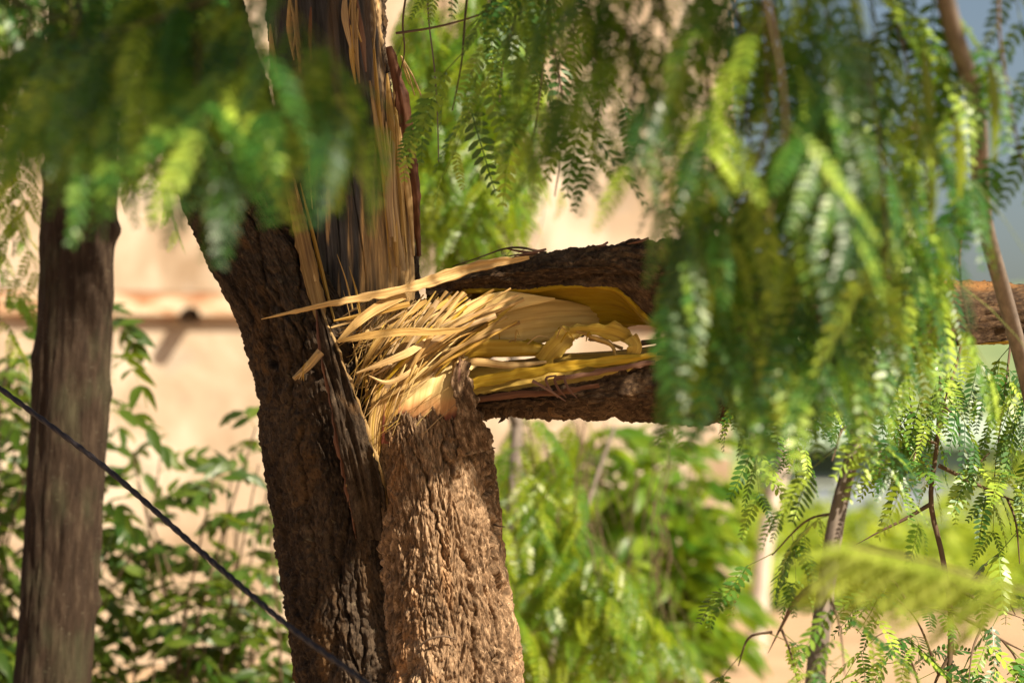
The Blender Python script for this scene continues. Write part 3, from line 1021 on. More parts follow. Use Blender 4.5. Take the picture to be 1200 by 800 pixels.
# blunt dark broken twigs in the gap
tube('twig', [P(752, 402, 4.94), P(775, 398, 4.93), P(792, 386, 4.92)], [.006, .004, .0015], M['twig'], tree)
tube('twig', [P(770, 405, 4.94), P(800, 402, 4.92), P(815, 395, 4.91), P(823, 384, 4.91)], [.006, .006, .004, .001], M['twig'], tree)
tube('twig', [P(574, 612, 4.93), P(584, 616, 4.92), P(592, 617, 4.92)], [.003, .002, .001], M['twig'], tree)
tube('twig', [P(488, 760, 4.815), P(502, 749, 4.806), P(520, 745, 4.806), P(536, 749, 4.812)], [.002, .002, .002, .001], M['twig'], tree)

# strips on the upright stem
def on(px, py, d=0.006, stems=(ST_L, ST_M)):
    y = surf_y(px, py, stems)
    return P(px, py, (y if y < 50 else 5.02) - d)


def strip(pts, widths, thick, mat, d=0.006, n=24, **kw):
    return ribbon('wood_strip', [on(x, y, d) for x, y in pts], [W_(x) for x in widths], W_(thick), M[mat], upright, n, **kw)


strip([(334, 186), (342, 225), (352, 268), (364, 320), (374, 362), (380, 400)], [3, 14, 18, 19, 17, 8], 5, 'strip', .010, 40, nu=9, rough=.003, cup=.1, jag=.15, seed=4)
strip([(352, 215), (366, 272), (380, 330), (392, 376)], [1, 4, 5, 2], 4, 'splinter', .010, 24)
strip([(358, 130), (362, 190), (366, 245)], [1, 3, 1], 2, 'splinter', .02, 14)
strip([(342, 200), (357, 262), (370, 330)], [2, 5, 3], 4, 'splinter', .016, 24)
rr = random.Random(33)
for i in range(14):
    x = 453 + 33 * rr.random() ** .8
    y0 = rr.uniform(40, 190)
    y1 = rr.uniform(max(y0 + 90, 200), 338)
    sh = lambda y: (y - 330) * 0.075 + (6 * math.sin(y / 50 + i) if i % 3 == 0 else 0)
    xs_ = [min(x + sh(y), 486 + .09 * (y - 310)) for y in np.linspace(y0, y1, 4)]
    strip(list(zip(xs_, np.linspace(y0, y1, 4))), [rr.uniform(.5, 3), rr.uniform(3, 9), rr.uniform(3, 9), rr.uniform(1, 6)], rr.uniform(2, 5), rr.choice(['splinter', 'splinter', 'strip']), rr.uniform(.004, .014), 18, twist=rr.uniform(-.3, .3), nu=4, rough=.001)
strip([(456, 55), (470, 110), (478, 170), (486, 235), (491, 300)], [8, 17, 16, 13, 5], 8, 'red_bark', .012, 40, nu=9, rough=.003, jag=.2)
for i in range(16):
    x = 300 + rr.uniform(0, 140)
    y0 = rr.uniform(-30, 30)
    strip([(x, y0), (x + rr.uniform(-4, 8), y0 + 40), (x + rr.uniform(0, 12), y0 + rr.uniform(60, 90))], [2, rr.uniform(3, 9), 2], 3, rr.choice(['strip', 'strip', 'red_bark', 'splinter']), .008, 12, nu=4)
for x1, y1 in ((496, 118), (486, 112), (480, 100)):
    tube('fibre', [on(470, 66), P((470 + x1) / 2 + 2, 92, 4.97), P(x1, y1, 4.96)], [.0018, .0018, .0012], M['splinter'], upright)


# ------------------------------------------------------------------ foliage
def pinna_mesh(name, mat, pairs, length, ll, lw, curve, fold, seed, simple=False):
    """feather leaf: midrib along +X, two rows of leaflets, top side +Z"""
    r = random.Random(seed)
    V, F6 = [], []
    def mid(t):
        return Vector((length * t * (1 - .18 * curve * t), 0, -curve * length * t * t * .55))
    for k in range(pairs):
        t = (k + 0.6) / pairs
        p = mid(t)
        prof = (0.62 + .38 * math.sin(math.pi * min(1, t * 1.1 + .12))) * (1 if t < .85 else 1 - (t - .85) * 2.4)
        for s in (-1, 1):
            a = R(62 - 22 * t + r.uniform(-7, 7))
            d = Vector((math.cos(a), s * math.sin(a), fold + r.uniform(-.09, .09))).normalized()
            n = Vector((0, -s * fold, 1)).normalized()
            sd = d.cross(n).normalized()
            sd = (sd + n * r.uniform(-.2, .2)).normalized()
            L, w = ll * prof * r.uniform(.9, 1.08), lw * prof
            b = len(V)
            dn = Vector((0, 0, -1)) * L * .10
            if simple:
                V += [p, p + d * L * .5 + sd * w * .5, p + d * L + dn, p + d * L * .5 - sd * w * .5]
                F6.append([b, b + 1, b + 2, b + 3])
                continue
            V += [p, p + d * L * .3 + sd * w * .46, p + d * L * .72 + sd * w * .42 + dn * .5, p + d * L + dn,
                  p + d * L * .72 - sd * w * .42 + dn * .5, p + d * L * .3 - sd * w * .46]
            F6.append([b, b + 1, b + 2, b + 3, b + 4, b + 5])
    n = 2 if simple else 6
    for i in range(n):
        p = mid(i / (n - 1))
        b = len(V)
        rw = .0011 * (1 - .6 * i / n) * (length / .12)
        V += [p + Vector((0, rw, 0)), p + Vector((0, -rw, 0)), p + Vector((0, 0, -rw * 1.2))]
    m0 = len(F6) * (4 if simple else 6)
    faces = [tuple(f) for f in F6]
    for i in range(n - 1):
        for j in range(3):
            faces.append((m0 + i * 3 + j, m0 + i * 3 + (j + 1) % 3, m0 + i * 3 + 3 + (j + 1) % 3, m0 + i * 3 + 3 + j))
    me = bpy.data.meshes.new(name)
    me.from_pydata([tuple(v) for v in V], [], faces)
    me.materials.append(mat)
    me.update()
    return me


def broad_mesh(name, mat, length, width, bend, seed):
    """one oval pointed leaf with a folded midrib"""
    V, F = [], []
    ts = [0, .12, .3, .55, .8, 1]
    wv = [.05, .6, 1, .92, .5, .02]
    for t, wq in zip(ts, wv):
        z = -bend * length * t * t
        V += [(length * t, -width * .5 * wq, z + .12 * width * wq), (length * t, 0, z), (length * t, width * .5 * wq, z + .12 * width * wq)]
    for i in range(5):
        a = i * 3
        F += [(a, a + 3, a + 4, a + 1), (a + 1, a + 4, a + 5, a + 2)]
    me = bpy.data.meshes.new(name)
    me.from_pydata(V, [], F)
    me.materials.append(mat)
    for p in me.polygons:
        p.use_smooth = True
    me.update()
    return me


def frond_set(nm, mat, n=6, pairs=9, length=.12, ll=.026, lw=.0100, simple=False):
    return [pinna_mesh(nm, mat, pairs, length * random.uniform(.92, 1.08), ll, lw, random.uniform(.1, .75), random.uniform(-.25, .25), 100 + i, simple) for i in range(n)]


FR = frond_set('frond', M['leaf'])
FRN = frond_set('frond', M['leaf'], 6, 10, .145, .027, .0108)
FRC = frond_set('frond', M['leaf'], 4, 9, .145, .030, .0150, True)
M['leaf_sunlit'] = mat_leaf('sunlit leaf', (0.26, 0.34, 0.05), (0.32, 0.40, 0.06), (0.40, 0.46, 0.09), (0.55, 0.65, 0.05), .35, .34, .3)  # brighter yellow copy of the feathery leaf: sunlight put into the colour
FR_LIT = frond_set('frond', M['leaf_sunlit'], 3, 10, .12, .026, .0105)
FRB = frond_set('frond', M['leaf_back'])
BROAD = [broad_mesh('leaf', M['leaf_broad'], 1, .36, b, 1) for b in (.1, .25, .4)]
SHRUB = [broad_mesh('leaf', M['leaf_shrub'], 1, .40, b, 1) for b in (.05, .15, .3)]


class Foliage:
    def __init__(self, root, meshes, partname, keep=None, seed=1, cap=300):
        self.root, self.meshes, self.pn, self.keep, self.cap = root, meshes, partname, keep, cap
        self.items, self.stalks = [], []
        self.hang = 0.0
        self.r = random.Random(seed)

    def put(self, p, d, n, sc):
        x = d.normalized()
        if self.keep and not (self.keep(p) and self.keep(p + x * (.1 * sc))):
            return
        y = n.cross(x)
        if y.length < 1e-4:
            y = Vector((0, 1, 0)).cross(x)
        y.normalize()
        z = x.cross(y)
        m = Matrix(((x.x * sc, y.x * sc, z.x * sc, p.x), (x.y * sc, y.y * sc, z.y * sc, p.y), (x.z * sc, y.z * sc, z.z * sc, p.z), (0, 0, 0, 1)))
        self.items.append((self.r.randrange(len(self.meshes)), m))

    def compound(self, p, d, L, pairs, sc, droop=.5):
        """twice-feathered leaf: a stalk with pairs of fronds"""
        r = self.r
        d = d.normalized()
        up = Vector((r.uniform(-.4, .4), r.uniform(-.4, .4), 1)).normalized()
        side = d.cross(up)
        if side.length < .05:
            side = d.cross(Vector((1, 0, 0)))
        side.normalize()
        up = side.cross(d)
        pts = []
        for k in range(pairs + 1):
            s = k / pairs
            pts.append(p + d * (L * s) + Vector((0, 0, -droop * L * s * s)))
        if self.keep is None or self.keep(pts[-1]):
            self.stalks.append((pts, .0011))
        for k in range(1, pairs + 1):
            tn = (pts[k] - pts[k - 1]).normalized()
            g = .75 + .25 * math.sin(math.pi * k / pairs)
            for s in (-1, 1):
                dd = tn * (.45 + .5 * k / pairs) + side * s * r.uniform(.7, 1) + Vector((0, 0, -r.uniform(.15, .75) - self.hang * r.uniform(.4, 1.2)))
                nn = up * .6 + TO_SUN * .55 + side * s * r.uniform(-.2, .4) + Vector((r.uniform(-.4, .4), r.uniform(-.4, .4), .1))
                self.put(pts[k], dd, nn, sc * g * r.uniform(.68, 1.14))

    def pinnate(self, p, d, L, pairs, size, droop=.4):
        """once-feathered leaf with large single leaves"""
        r = self.r
        d = d.normalized()
        up = Vector((r.uniform(-.5, .5), r.uniform(-.7, .1), 1)).normalized()
        side = d.cross(up)
        if side.length < .05:
            side = Vector((1, 0, 0))
        side.normalize()
        up = side.cross(d)
        pts = [p + d * (L * k / pairs) + Vector((0, 0, -droop * L * (k / pairs) ** 2)) for k in range(pairs + 1)]
        self.stalks.append((pts, .0016))
        for k in range(1, pairs + 1):
            tn = (pts[k] - pts[k - 1]).normalized()
            for s in (-1, 1):
                dd = tn * .7 + side * s * r.uniform(.6, 1) + Vector((0, 0, -r.uniform(0, .5)))
                self.put(pts[k], dd, up + Vector((r.uniform(-.4, .4), r.uniform(-.6, .2), 0)), size * r.uniform(.75, 1.1))
        self.put(pts[-1], (pts[-1] - pts[-2]), up, size)

    def twig(self, pts, rad, spacing, L, pairs, sc, mat, start=.1, kind='c', droop=.5, spread=1.0, make=True, parent=None):
        r = self.r
        c = path3(pts, 24)
        if make:
            tube('twig', [Vector(a) for a in c[::3]] + [Vector(c[-1])], [rad, rad * .75, rad * .4], mat, parent or self.root, 6, 14)
        seg = np.r_[0, np.cumsum(np.linalg.norm(np.diff(c, axis=0), axis=1))]
        s = seg[-1] * start
        az = r.uniform(0, 6.28)
        while s < seg[-1]:
            q = Vector([np.interp(s, seg, c[:, k]) for k in range(3)])
            i = min(int(np.searchsorted(seg, s)), len(c) - 2)
            tn = Vector(c[i + 1] - c[i]).normalized()
            az += 2.4 + r.uniform(-.5, .5)
            dd = Vector((math.cos(az), math.sin(az) , 0)) * spread + tn * .7 + Vector((0, 0, r.uniform(-.3, .25)))
            if kind == 'c':
                self.compound(q, dd, L * r.uniform(.75, 1.15), pairs, sc, droop)
            else:
                self.pinnate(q, dd, L * r.uniform(.75, 1.15), pairs, sc, droop)
            s += spacing * r.uniform(.7, 1.3)

    def finish(self, stuff_name, stalk_mat):
        def rank(it):
            p = it[1].translation
            if p.y < .5:
                return 1e9
            x, y = to_px(p)
            inside = -40 < x < 1240 and -40 < y < 840
            return p.y + (0 if inside else 1000)
        self.items.sort(key=rank)
        inn = [it for it in self.items if rank(it) < 1000]
        near, rest = inn[:self.cap], inn[self.cap:] + [it for it in self.items if rank(it) >= 1000]
        for k, m in near:
            part(self.pn, self.meshes[k], self.root, m)
        if rest:
            vs, fs, off = [], [], 0
            data = []
            for me in self.meshes:
                a = np.zeros(len(me.vertices) * 3)
                me.vertices.foreach_get('co', a)
                li = np.zeros(len(me.loops), np.int64)
                me.loops.foreach_get('vertex_index', li)
                lt = np.zeros(len(me.polygons), np.int64)
                me.polygons.foreach_get('loop_total', lt)
                data.append((a.reshape(-1, 3), li, lt))
            LI, LT = [], []
            for k, m in rest:
                a, li, lt = data[k]
                A = np.array(m)
                vs.append(a @ A[:3, :3].T + A[:3, 3])
                LI.append(li + off)
                LT.append(lt)
                off += len(a)
            V = np.concatenate(vs).astype(np.float32)
            LI = np.concatenate(LI).astype(np.int32)
            LT = np.concatenate(LT).astype(np.int32)
            me = bpy.data.meshes.new(stuff_name)
            me.vertices.add(len(V))
            me.vertices.foreach_set('co', V.ravel())
            me.loops.add(len(LI))
            me.loops.foreach_set('vertex_index', LI)
            me.polygons.add(len(LT))
            me.polygons.foreach_set('loop_start', np.r_[0, np.cumsum(LT)[:-1]].astype(np.int32))
            me.polygons.foreach_set('loop_total', LT)
            me.materials.append(self.meshes[0].materials[0])
            tone = me.attributes.new('frond_tone', 'FLOAT', 'POINT')
            tone.data.foreach_set('value', np.concatenate([np.full(len(v_), self.r.random(), np.float32) for v_ in vs]))
            me.update(calc_edges=True)
            o = part(stuff_name, me, self.root)
            o['kind'] = 'stuff'
        if self.stalks:
            V, Q, U, off = [], [], [], 0
            for pts, rad in self.stalks:
                v, q, uv = tube_data(pts, [rad, rad * .5], 3, len(pts))
                V.append(v)
                Q.append(q + off)
                U.append(uv)
                off += len(v)
            o = part('leaf_stalks', mesh_fast('leaf_stalks', np.concatenate(V), np.concatenate(Q), np.concatenate(U), [stalk_mat]), self.root)
            o['kind'] = 'stuff'


def ray_dist(p, target):
    """distance of p from the sun ray that reaches target (large if p is behind it)"""
    v = p - target
    t = v.dot(TO_SUN)
    return (v - TO_SUN * t).length if t > 0.05 else 9.0


LIT = [(P(525, 660, 4.84), .08), (P(525, 765, 4.84), .09), (P(470, 650, 4.86), .05), (P(470, 420, 4.87), .09), (P(520, 400, 4.87), .06), (P(420, 380, 4.85), .05)]


def sun_clear(p):
    return all(ray_dist(p, t) > r + .03 for t, r in LIT)


def break_clear(p):
    if p.y > 4.75 or p.y < .3:
        return True
    x, y = to_px(p)
    if 275 < x < 708 and 225 < y < 560:
        return False
    if x < 770 and 262 < y < 900:
        return y < 410 and x > 722 and (x * .37 + y * .21) % 23 < 9
    if x < 860 and 500 < y < 900:
        return False
    if p.y < 3.95 and 300 < x < 445 and -70 < y < 50:
        return (x * .31 + y * .17) % 19 < 4
    if p.y < 3.95 and 445 <= x < 585 and y > -70:
        return False
    if p.y < 4.6 and x > 1135 and 318 < y < 412:
        return False
    if p.y < 4.3 and x > 620 and y > 505 + 14 * math.sin(x * .05) + (20 if x < 900 else -25 if x > 1040 else 0):
        return False
    return True


def keep_front(p):
    return break_clear(p) and sun_clear(p)


rnd = random.Random(5)

# ---- right tree: thin leaning stem with the hanging foliage in front
rt = thing('leaning_tree', 'thin leaning tree with a mass of hanging feathery green foliage over the broken limb', 'tree', (1.30, 5.15, 0))
tr_pts = [Vector((1.30, 5.15, -.05)), Vector((1.14, 4.95, .9)), P(1203, 445, 4.66), P(1178, 350, 4.4), P(1152, 250, 4.02), P(1143, 120, 3.62), P(1108, 0, 3.25), Vector((.46, 3.05, 2.4)), Vector((.33, 2.95, 2.8)), Vector((.2, 2.95, 3.4))]
tube('trunk', tr_pts, [.024, .019, .0165, .015, .014, .0135, .013, .012, .010, .006], M['twig_pale'], rt, 12, 80)
F = Foliage(rt, FRN, 'frond', keep_front, 3)
F.hang = 0.6
limbs = [
    [Vector((.47, 3.07, 2.38)), P(960, -60, 3.35), P(820, -70, 3.45), P(700, -110, 3.60)],
    [Vector((.45, 3.04, 2.42)), P(980, -120, 3.05), P(860, -100, 3.00)],
    [Vector((.40, 3.0, 2.6)), P(1100, -200, 3.80), P(1050, -180, 4.30), P(950, -160, 4.70)],
    [Vector((.47, 3.07, 2.38)), P(1180, -80, 3.50), P(1260, -60, 3.70)],
    [P(1143, 120, 3.62), P(1080, 150, 3.80), P(1000, 170, 3.65), P(930, 190, 3.50)],
    [P(1150, 230, 3.95), P(1090, 270, 4.10), P(1010, 300, 3.90)],
]
for l in limbs:
    tube('limb', l, [.009, .007, .004], M['twig'], rt, 7, 20)


def droopers(F, specs, start=.08, L=.17, pairs=4, sc=1.1, spacing=.095, mat='twig', kind='c', rad=.0028):
    for s in specs:
        pts = [P(*a) for a in s]
        F.twig(pts, rad, spacing, L, pairs, sc, M[mat], start, kind)


droopers(F, [
    # hanging from the near limbs above the frame
    [(880, -66, 3.42), (888, 0, 3.4), (880, 70, 3.4), (872, 140, 3.4)],
    [(930, -62, 3.38), (945, 0, 3.4), (952, 80, 3.4), (958, 150, 3.4)],
    [(980, -60, 3.40), (1000, 10, 3.45), (1012, 90, 3.45), (1010, 160, 3.45)],
    [(1040, -60, 3.45), (1052, 0, 3.5), (1050, 70, 3.5)],
    [(900, -64, 3.40), (915, 90, 3.30), (935, 260, 3.25), (925, 400, 3.25)],
    [(960, -60, 3.35), (975, 80, 3.25), (985, 220, 3.20), (970, 380, 3.20)],
    [(980, -120, 3.05), (1010, 40, 3.05), (1035, 200, 3.05), (1040, 330, 3.10)],
    [(880, -103, 3.00), (900, 60, 3.00), (890, 190, 3.05), (850, 260, 3.10)],
    [(1030, -40, 3.45), (1060, 60, 3.40), (1075, 180, 3.40), (1060, 300, 3.45)],
    [(1180, -80, 3.50), (1170, 20, 3.45), (1185, 130, 3.45), (1205, 220, 3.50)],
    # from the lower limbs
    [(1000, 170, 3.65), (980, 260, 3.55), (960, 360, 3.50), (950, 450, 3.50)],
    [(930, 190, 3.50), (900, 280, 3.40), (880, 380, 3.40), (870, 455, 3.40)],
    [(1080, 150, 3.80), (1065, 250, 3.70), (1050, 350, 3.70), (1040, 440, 3.70)],
    [(1040, 160, 3.72), (1010, 270, 3.60), (1000, 380, 3.55), (1010, 460, 3.55)],
    [(1090, 270, 4.10), (1090, 340, 4.00), (1100, 400, 3.95)],
    [(1010, 300, 3.90), (960, 360, 3.80), (930, 430, 3.75), (920, 470, 3.75)],
    [(1050, 285, 4.00), (1030, 360, 3.90), (1060, 440, 3.90)],
    [(1130, 250, 4.25), (1125, 320, 4.20), (1135, 380, 4.20)],
    [(960, 175, 3.60), (860, 230, 3.50), (800, 310, 3.45), (770, 370, 3.45)],
    [(900, 200, 3.50), (840, 300, 3.40), (830, 400, 3.35), (835, 460, 3.35)],
])
droopers(F, [
    [(800, -72, 3.45), (826, 60, 3.40), (836, 200, 3.35), (815, 370, 3.35)],
    [(850, -68, 3.42), (872, 80, 3.30), (880, 240, 3.25), (862, 420, 3.25)],
], start=.58)
# crown above the frame
FC = Foliage(rt, FRC, 'frond', keep_front, 6, 0)
for i in range(12):
    a = limbs[rnd.choice([0, 0, 1, 2, 2])]
    k = rnd.randrange(1, len(a))
    p0 = a[k - 1].lerp(a[k], rnd.random())
    p1 = p0 + Vector((rnd.uniform(-.35, .45), rnd.uniform(-.3, .5), rnd.uniform(.15, .6)))
    FC.twig([p0, p0.lerp(p1, .5) + Vector((0, 0, .06)), p1], .003, .05, .16, 5, 1.0, M['twig'], .1)
FC.finish('shading_crown', M['stalk'])
# seed pods, bright in the sun
for x, y, yy, L in ((1082, 55, 3.1, .14), (1086, 130, 3.1, .15), (1160, 70, 3.0, .12), (1120, 140, 3.2, .10)):
    a, b = P(x, y, yy), P(x + 4, y, yy) + Vector((0, 0, -L))
    ribbon('seed_pod', [a, a.lerp(b, .5) + Vector((.004, 0, 0)), b], [.006, .015, .012, .004], .003, M['pod'], rt, 14, 5)
F.finish('frond_mass', M['stalk'])

# ---- foliage of the broken tree: near spray at upper left, dark sprays right of the stem, crown above with clumps added for shade
F = Foliage(tree, FRN, 'frond', keep_front, 8)
F.hang = 0.5
lA = [Vector((-.55, 5.0, 2.75)), Vector((-.52, 4.2, 2.75)), Vector((-.45, 3.4, 2.5)), P(300, -70, 2.9), P(430, -60, 2.75)]
lB = [Vector((-.50, 4.3, 2.75)), P(60, -110, 3.5), P(-60, -70, 3.2)]
lC = [Vector((-.36, 4.95, 2.72)), P(520, -120, 4.6), P(640, -60, 4.2), P(720, -66, 3.4), P(860, -110, 3.0)]
lD = [Vector((-.36, 5.0, 2.9)), P(470, -240, 4.8), P(640, -260, 4.3), P(800, -300, 4.0)]
for l in (lA, lB, lC, lD):
    tube('limb', l, [.022, .012, .007, .004], M['twig'], tree, 8, 24)
droopers(F, [
    [(20, -90, 3.35), (30, 0, 3.2), (40, 70, 3.15), (36, 110, 3.1)],
    [(90, -100, 3.4), (95, 0, 3.2), (85, 80, 3.1), (90, 130, 3.1)],
    [(160, -90, 3.3), (165, 0, 3.1), (150, 60, 3.0)],
    [(235, -75, 3.1), (225, 10, 3.0), (232, 90, 2.9), (225, 130, 2.9)],
    [(290, -70, 2.9), (290, 20, 2.9), (280, 90, 2.85)],
    [(340, -66, 2.85), (345, 20, 2.8), (350, 110, 2.8), (345, 150, 2.8)],
    [(400, -62, 2.8), (390, 20, 2.8), (395, 100, 2.8), (405, 150, 2.8)],
    [(430, -60, 2.75), (432, 30, 2.8), (425, 110, 2.8)],
    [(310, -70, 2.9), (260, -10, 2.95), (190, 20, 3.0), (120, 40, 3.05)],
    [(-40, -80, 3.2), (0, -10, 3.2), (60, 20, 3.2), (130, 30, 3.2)],
    [(200, -80, 3.15), (300, 0, 3.0), (370, 40, 2.95)],
    [(120, -100, 3.4), (200, -10, 3.3), (270, 30, 3.2)],
], L=.16, sc=1.05, spacing=.07)
droopers(F, [
    [(465, 39, 4.75), (510, 32, 4.6), (560, 18, 4.45), (612, -4, 4.35)],
], L=.02, pairs=1, sc=.2, spacing=.4)
droopers(F, [
    [(612, -60, 4.35), (604, 20, 4.3), (590, 70, 4.25), (585, 120, 4.25)],
    [(640, -60, 4.3), (640, 40, 4.2), (630, 130, 4.2), (620, 190, 4.2)],
    [(560, -100, 4.5), (545, 20, 4.45), (540, 80, 4.4), (530, 130, 4.4)],
], L=.14, pairs=3, sc=1.0, spacing=.12)
droopers(F, [
    [(720, -66, 3.4), (735, 30, 3.2), (742, 110, 3.1), (735, 170, 3.1)],
    [(770, -72, 3.3), (815, 40, 3.1), (826, 150, 3.0), (810, 240, 3.0)],
    [(860, -110, 3.0), (905, 30, 2.9), (920, 160, 2.9), (900, 260, 2.9)],
    [(740, -68, 3.35), (705, 0, 3.3), (670, 40, 3.3), (655, 80, 3.3)],
    [(700, -66, 3.5), (690, 30, 3.3), (702, 120, 3.2), (694, 190, 3.2)],
    [(760, -70, 3.3), (778, 40, 3.1), (772, 140, 3.05), (764, 225, 3.05)],
    [(640, -62, 3.9), (645, 40, 3.6), (655, 120, 3.5), (650, 190, 3.5)],
], L=.12, pairs=4, sc=.8, spacing=.12)
droopers(F, [
    [(600, -70, 4.4), (650, 60, 4.2), (660, 160, 4.1), (650, 230, 4.1)],
], L=.14, pairs=3, sc=1.0, spacing=.14)
FC = Foliage(tree, FRC, 'frond', keep_front, 9, 0)
for i in range(40):
    a = rnd.choice([lC, lD, lD, lD, lA])
    k = rnd.randrange(1, len(a))
    p0 = a[k - 1].lerp(a[k], rnd.random())
    p1 = p0 + Vector((rnd.uniform(-.35, .35), rnd.uniform(-.4, .4), rnd.uniform(.15, .6)))
    FC.twig([p0, p0.lerp(p1, .5) + Vector((0, 0, .06)), p1], .003, .06, .16, 5, 1.0, M['twig'], .1)
# unseen outer limb and leaf clumps added along sun rays to shade the stems
lE = [P(800, -300, 4.0), Vector((.55, 4.0, 2.85)), Vector((.85, 4.0, 3.05)), Vector((1.1, 3.9, 3.2))]
tube('limb', lE, [.006, .005, .003], M['twig'], tree, 7, 14)
for i in range(100):
    x, y = rnd.uniform(190, 440), rnd.uniform(60, 560)
    b = P(x, y, 4.93)
    p0 = b + TO_SUN * rnd.uniform(1.25 + max(0, (y - 200) / 360 * .5), 2.5)
    FC.twig([p0 + Vector((.06, 0, .1)), p0 + Vector((0, 0, .05)), p0 + Vector((-.06, .05, -.05))], .002, .06, .15, 4, .95, M['twig'], .0)
def shade_crown(F, xr, yr, Y, tr, n):  # adds unseen leaf clumps towards the sun to cast shade
    for i in range(n):
        b = P(rnd.uniform(*xr), rnd.uniform(*yr), Y)
        t = rnd.uniform(*tr)
        p0 = b + TO_SUN * t
        while HORIZON - 3000 * (p0.z - .22 - CAM_Z) / p0.y > -20:      # stays above the frame
            p0 = p0 + TO_SUN * .1
        F.twig([p0 + Vector((.08, 0, .12)), p0 + Vector((0, 0, .07)), p0 + Vector((-.08, .05, 0))], .002, .06, .15, 4, 1.0, M['twig'], .0)


shade_crown(FC, (-20, 450), (-40, 190), 3.0, (.45, 1.1), 105)
shade_crown(FC, (560, 940), (-20, 230), 3.8, (.5, 1.3), 60)
shade_crown(FC, (690, 1000), (-20, 210), 3.2, (.4, 1.1), 56)
shade_crown(FC, (560, 860), (285, 480), 4.95, (1.2, 2.0), 16)
shade_crown(FC, (440, 570), (495, 590), 4.85, (1.5, 2.2), 16)
shade_crown(FC, (430, 610), (600, 820), 4.85, (1.8, 2.4), 3)
FC.finish('shading_crown', M['stalk'])  # holds the crown twigs and the added shade clumps
# one small sprig behind the limb and leaves hanging off it at the right
droopers(F, [
    [(640, 296, 5.08), (600, 290, 5.12), (555, 304, 5.14), (530, 312, 5.14)],
], L=.02, pairs=1, sc=.35, spacing=.03)
droopers(F, [
    [(1130, 390, 5.0), (1120, 430, 4.95), (1105, 480, 4.9), (1100, 520, 4.9)],
    [(1185, 395, 5.0), (1180, 440, 4.95), (1172, 500, 4.95), (1165, 560, 4.95)],
    [(1060, 400, 5.0), (1065, 450, 4.9), (1070, 500, 4.9)],
    [(1000, 405, 5.0), (1005, 450, 4.85), (985, 490, 4.8)],
    [(900, 405, 4.95), (895, 460, 4.7), (880, 510, 4.6)],
    [(930, 405, 4.95), (940, 450, 4.7), (945, 490, 4.6)],
    [(1230, 400, 5.0), (1220, 450, 4.9), (1205, 520, 4.9)],
], L=.10, pairs=3, sc=.8, spacing=.05)
F.finish('frond_mass', M['stalk'])
# thin dry vines
tube('vine', [P(478, -20, 4.95), P(472, 30, 4.94), P(474, 60, 4.94), P(468, 90, 4.95)], [.0022, .002, .001], M['twig'], tree, 6, 16)
tube('vine', [P(500, -60, 4.8), P(503, 30, 4.8), P(508, 70, 4.8), P(512, 120, 4.8), P(514, 190, 4.8)], [.0016, .0016, .001], M['twig_pale'], tree, 6, 24)

# ---- slender tree at the left
sl = thing('slender_tree', 'slender straight tree with smooth dark brown bark crossed by the cable', 'tree', P(-20, 1280, 6.0))
rows = [(1280, 0, 62), (1100, 20, 50), (900, 48, 46), (800, 61, 44.5), (700, 68, 43.5), (600, 75, 44), (480, 82, 43.5), (400, 86, 43), (270, 92, 42), (200, 95, 42), (100, 99, 43), (0, 101, 42), (-200, 108, 38), (-600, 130, 26)]
z_ = [P(0, r[0], 6.0).z for r in rows]
x_ = [P(r[1], 0, 6.0).x for r in rows]
r_ = [r[2] / 500 for r in rows]
zz = np.unique(np.r_[np.linspace(z_[0] - .05, .9, 20), np.arange(.9, 2.7, .005), np.linspace(2.7, z_[-1], 30)])
th = np.linspace(0, 2 * np.pi, 140, endpoint=False)
TH, ZZ = np.meshgrid(th, zz)
CX, RRr = catmull(z_, x_, zz)[:, None], catmull(z_, r_, zz)[:, None]
U, V = np.cos(TH) * .5 + TH * 0, ZZ
D = .0050 * fbm(np.cos(TH) * 3, ZZ * 7, np.sin(TH) * 3, 3, 5) + .0022 * fbm(np.cos(TH) * 14, ZZ * 5, np.sin(TH) * 14, 3, 15) + .0012 * fbm(np.cos(TH) * 22, ZZ * 18, np.sin(TH) * 22, 3, 8)
for kx, kz, ka in ((0.0, 2.02, .016), (3.1, 2.16, .010), (0.2, 1.15, .014), (3.4, 1.72, .008), (0.1, 1.64, .007)):
    D = D + ka * np.exp(-((ZZ - kz) / .022) ** 2 - (np.angle(np.exp(1j * (TH - kx))) / .32) ** 2)
v = np.stack([CX + (RRr + D) * np.cos(TH), 6.0 + (RRr + D) * np.sin(TH), ZZ], -1)
uv = np.stack([(TH - np.pi / 2) % (2 * np.pi) * .09, ZZ], -1)
part('trunk', mesh_fast('trunk', v.reshape(-1, 3), grid_quads(len(zz), 140), uv.reshape(-1, 2), [M['slender']]), sl)
F = Foliage(sl, FRB, 'frond', None, 12)
for l in ([P(105, -60, 6.0), P(160, -40, 6.1), P(230, -60, 6.2)], [P(100, -100, 6.0), P(40, -60, 6.2), P(-40, -50, 6.4)]):
    tube('limb', l, [.02, .012, .006], M['twig'], sl, 7, 14)
droopers(F, [
    [(160, -40, 6.1), (165, 40, 6.1), (160, 110, 6.1), (150, 160, 6.1)],
    [(190, -48, 6.15), (190, 40, 6.2), (182, 120, 6.2), (176, 190, 6.2)],
    [(215, -55, 6.2), (210, 60, 6.3), (200, 150, 6.3)],
    [(40, -60, 6.2), (30, 30, 6.2), (20, 120, 6.2), (24, 190, 6.2)],
    [(0, -55, 6.3), (8, 60, 6.3), (12, 180, 6.3), (16, 300, 6.3)],
    [(-30, -50, 6.4), (-20, 100, 6.4), (-8, 250, 6.4), (0, 380, 6.4)],
], L=.13, sc=.9, spacing=.07)
F.finish('frond_mass', M['stalk'])

